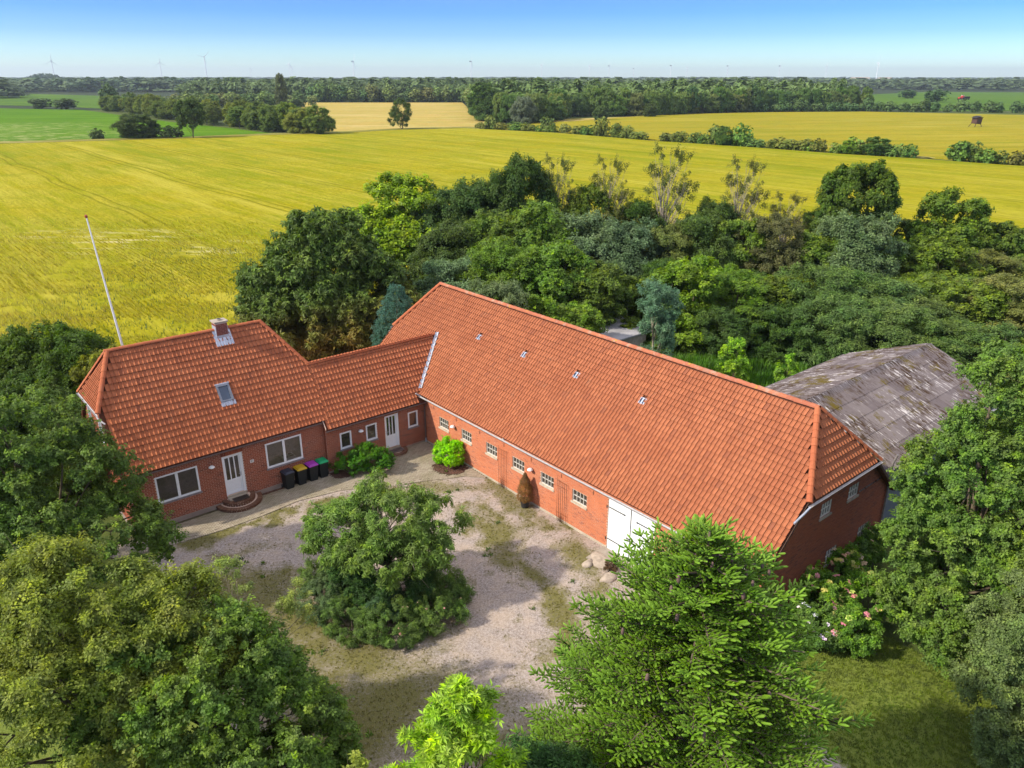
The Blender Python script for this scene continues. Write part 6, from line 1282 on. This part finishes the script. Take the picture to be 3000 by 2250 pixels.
b = MB().box(-3.2, .4, -1.1, 1.1, 1.3, 2.6); b.box(-3.6, -3.2, -.8, .8, 1.2, 2.2); b.build('bonnet', mr, trc); b = MB().box(-.4, 2.0, -1.3, 1.3, 1.5, 3.0); b.box(-.2, 1.8, -1.2, 1.2, 3.0, 4.2); b.build('cab', mr, trc); MB().box(-.3, 1.9, -1.35, 1.35, 4.2, 4.4).build('cab_roof', M_white, trc)
MB().box(2.6, 8.5, -1.5, 1.5, 1.3, 3.2).build('trailer', mk, trc)
for (x, R_) in ((-2.6, .9), (1.2, 1.25), (4.2, .8), (7.0, .8)):
    for s_ in (-1, 1): MB().tube([(x, s_*1.25, R_), (x, s_*1.75, R_)], R_, 12).build('wheel', mk, trc)
for i, (x, y, w, lab) in enumerate(((1130, 2700, 60, 'long white farm building on the far right horizon'), (1300, 2900, 45, 'smaller white farm building on the far right horizon'), (960, 2750, 30, 'small white building at the far wood edge'))):
    fb = thing('farm_building', lab, 'building', (x, y, 12), .1, None); MB().box(-w/2, w/2, -8, 8, -12, 7).build('wall', M_white, fb); b = MB(); b.v += [(-w/2-1, -9, 7), (w/2+1, -9, 7), (w/2+1, 0, 12), (-w/2-1, 0, 12), (w/2+1, 9, 7), (-w/2-1, 9, 7)]; b.f += [(0, 1, 2, 3), (3, 2, 4, 5), (0, 3, 5), (1, 4, 2)]; b.build('roof', M_conc, fb)
# wind turbines
def turbine(ppx, hub_dy, dist, H_, label, spin, yaw, grp='wind turbines along the horizon', dark=False):
    f = 2266.33; az = math.atan((ppx-1500)/(f*cos(rad(21.572))+1)*1.0/1.0*.93); 
    t_ = rad(21.572); dx = (ppx-1500); dyc = f*cos(t_)-(228-1125)*sin(t_); x = dist*dx/dyc; tw = thing('wind_turbine', label, 'wind turbine', (x, dist, 0), yaw, grp)
    MB().tube([(0, 0, 0), (0, 0, H_)], [H_*.024, H_*.013], 12).build('tower', M_turb, tw)
    nm = MB().box(-H_*.022, H_*.022, -H_*.04, H_*.09, H_-.5, H_+H_*.045); nm.build('nacelle', M_turbd if dark else M_turb, tw)
    hb = MB().tube([(0, -H_*.045, H_*1.012), (0, -H_*.03, H_*1.012)], [H_*.008, H_*.016], 8); hb.build('hub', M_turb, tw)
    for k in range(3):
        a = spin+2*pi*k/3; L = H_*.42; d = Vector((sin(a), 0, cos(a))); pd = Vector((cos(a), 0, -sin(a))); o_ = Vector((0, -H_*.036, H_*1.012)); b = MB(); w0 = H_*.012; w1 = H_*.021
        pts = [o_+d*H_*.01-pd*w0*.5, o_+d*L*.2-pd*w1*.5, o_+d*L, o_+d*L*.2+pd*w1*.5, o_+d*H_*.01+pd*w0*.5]; th = Vector((0, H_*.004, 0)); n = 5
        b.v += [tuple(p-th) for p in pts]+[tuple(p+th) for p in pts]; b.f += [tuple(range(n)), tuple(reversed(range(n, 2*n)))]+[(k2, (k2+1) % n+0, n+(k2+1) % n, n+k2)[::-1] for k2 in range(n)]; b.build('blade', M_turb, tw)
M_turb = flat('turbine_white', (.82, .84, .86), .5, .3, var=.02); M_turbd = flat('turbine_grey', (.12, .14, .17), .5, .3)
S_ = 3000/2212
for (dx_, up_, d, lab, sp, yw, dk) in ((118, 48, 3100, 'large pale wind turbine at the far left horizon', .1, .3, False), (350, 44, 3500, 'wind turbine left of the tall poplar on the horizon', .0, .6, False), (447, 60, 4200, 'faint wind turbine third from the left', .8, .2, False), (543, 26, 6500, 'small faint wind turbine just left of the poplar', .4, .3, False), (627, 39, 4600, 'wind turbine just right of the poplar, left one of a close pair', .3, .9, False), (631.5, 30, 5600, 'wind turbine just right of the poplar, right one of a close pair', .9, .9, False), (765, 47, 3700, 'white wind turbine with dark head above the left woods', .5, 1.4, True), (1018, 47, 4400, 'wind turbine with dark head left of the picture middle', .2, 1.4, True),
       (1170, 36, 5000, 'wind turbine above the middle of the wood', .7, 1.3, False), (1273, 34, 5600, 'faint wind turbine right of the middle, left of a pair', .1, 1.4, False), (1315, 34, 5200, 'wind turbine right of the middle, right of a pair', .6, 1.35, True), (1368, 26, 6200, 'small wind turbine with dark head beside the tall wood top', 0, 1.4, True), (1448, 35, 4600, 'wind turbine with the darkest head on the horizon', .3, 1.45, True), (1483, 30, 6400, 'faint wind turbine right of the darkest-headed one', .9, 1.4, False), (1570, 34, 5000, 'wind turbine with dark head above the right half of the wood', .4, 1.35, True), (1682, 34, 5200, 'wind turbine with dark head, third from the right', .2, 1.4, True), (1783, 34, 5400, 'wind turbine with small head, second from the right', .8, 1.4, False), (1893, 42, 3300, 'bright white thick wind turbine at the right horizon', .0, 1.2, False)):
    turbine(dx_*S_, up_, d, CAMZ+d*tan(rad(21.572)-math.atan((1125-(228-up_))/2266.33))*-1 if False else CAMZ+d*(math.tan(math.atan((1125-(228-up_))/2266.33)-rad(21.572))), lab, sp, yw, dark=dk)
# ------------------------------------------------------------------ air
hz = MB().box(-15500, 15500, -60, 15500, -1, 190); t = NT('air'); pv = t.n('VolumePrincipled', Density=HAZE); pv.inputs['Color'].default_value = (.80, .92, 1, 1); pv.inputs['Anisotropy'].default_value = .25; t.t.links.new(pv.outputs[0], t.out.inputs['Volume'])
if HAZE > 0: tag(hz.build('haze', t.m), kind='stuff')
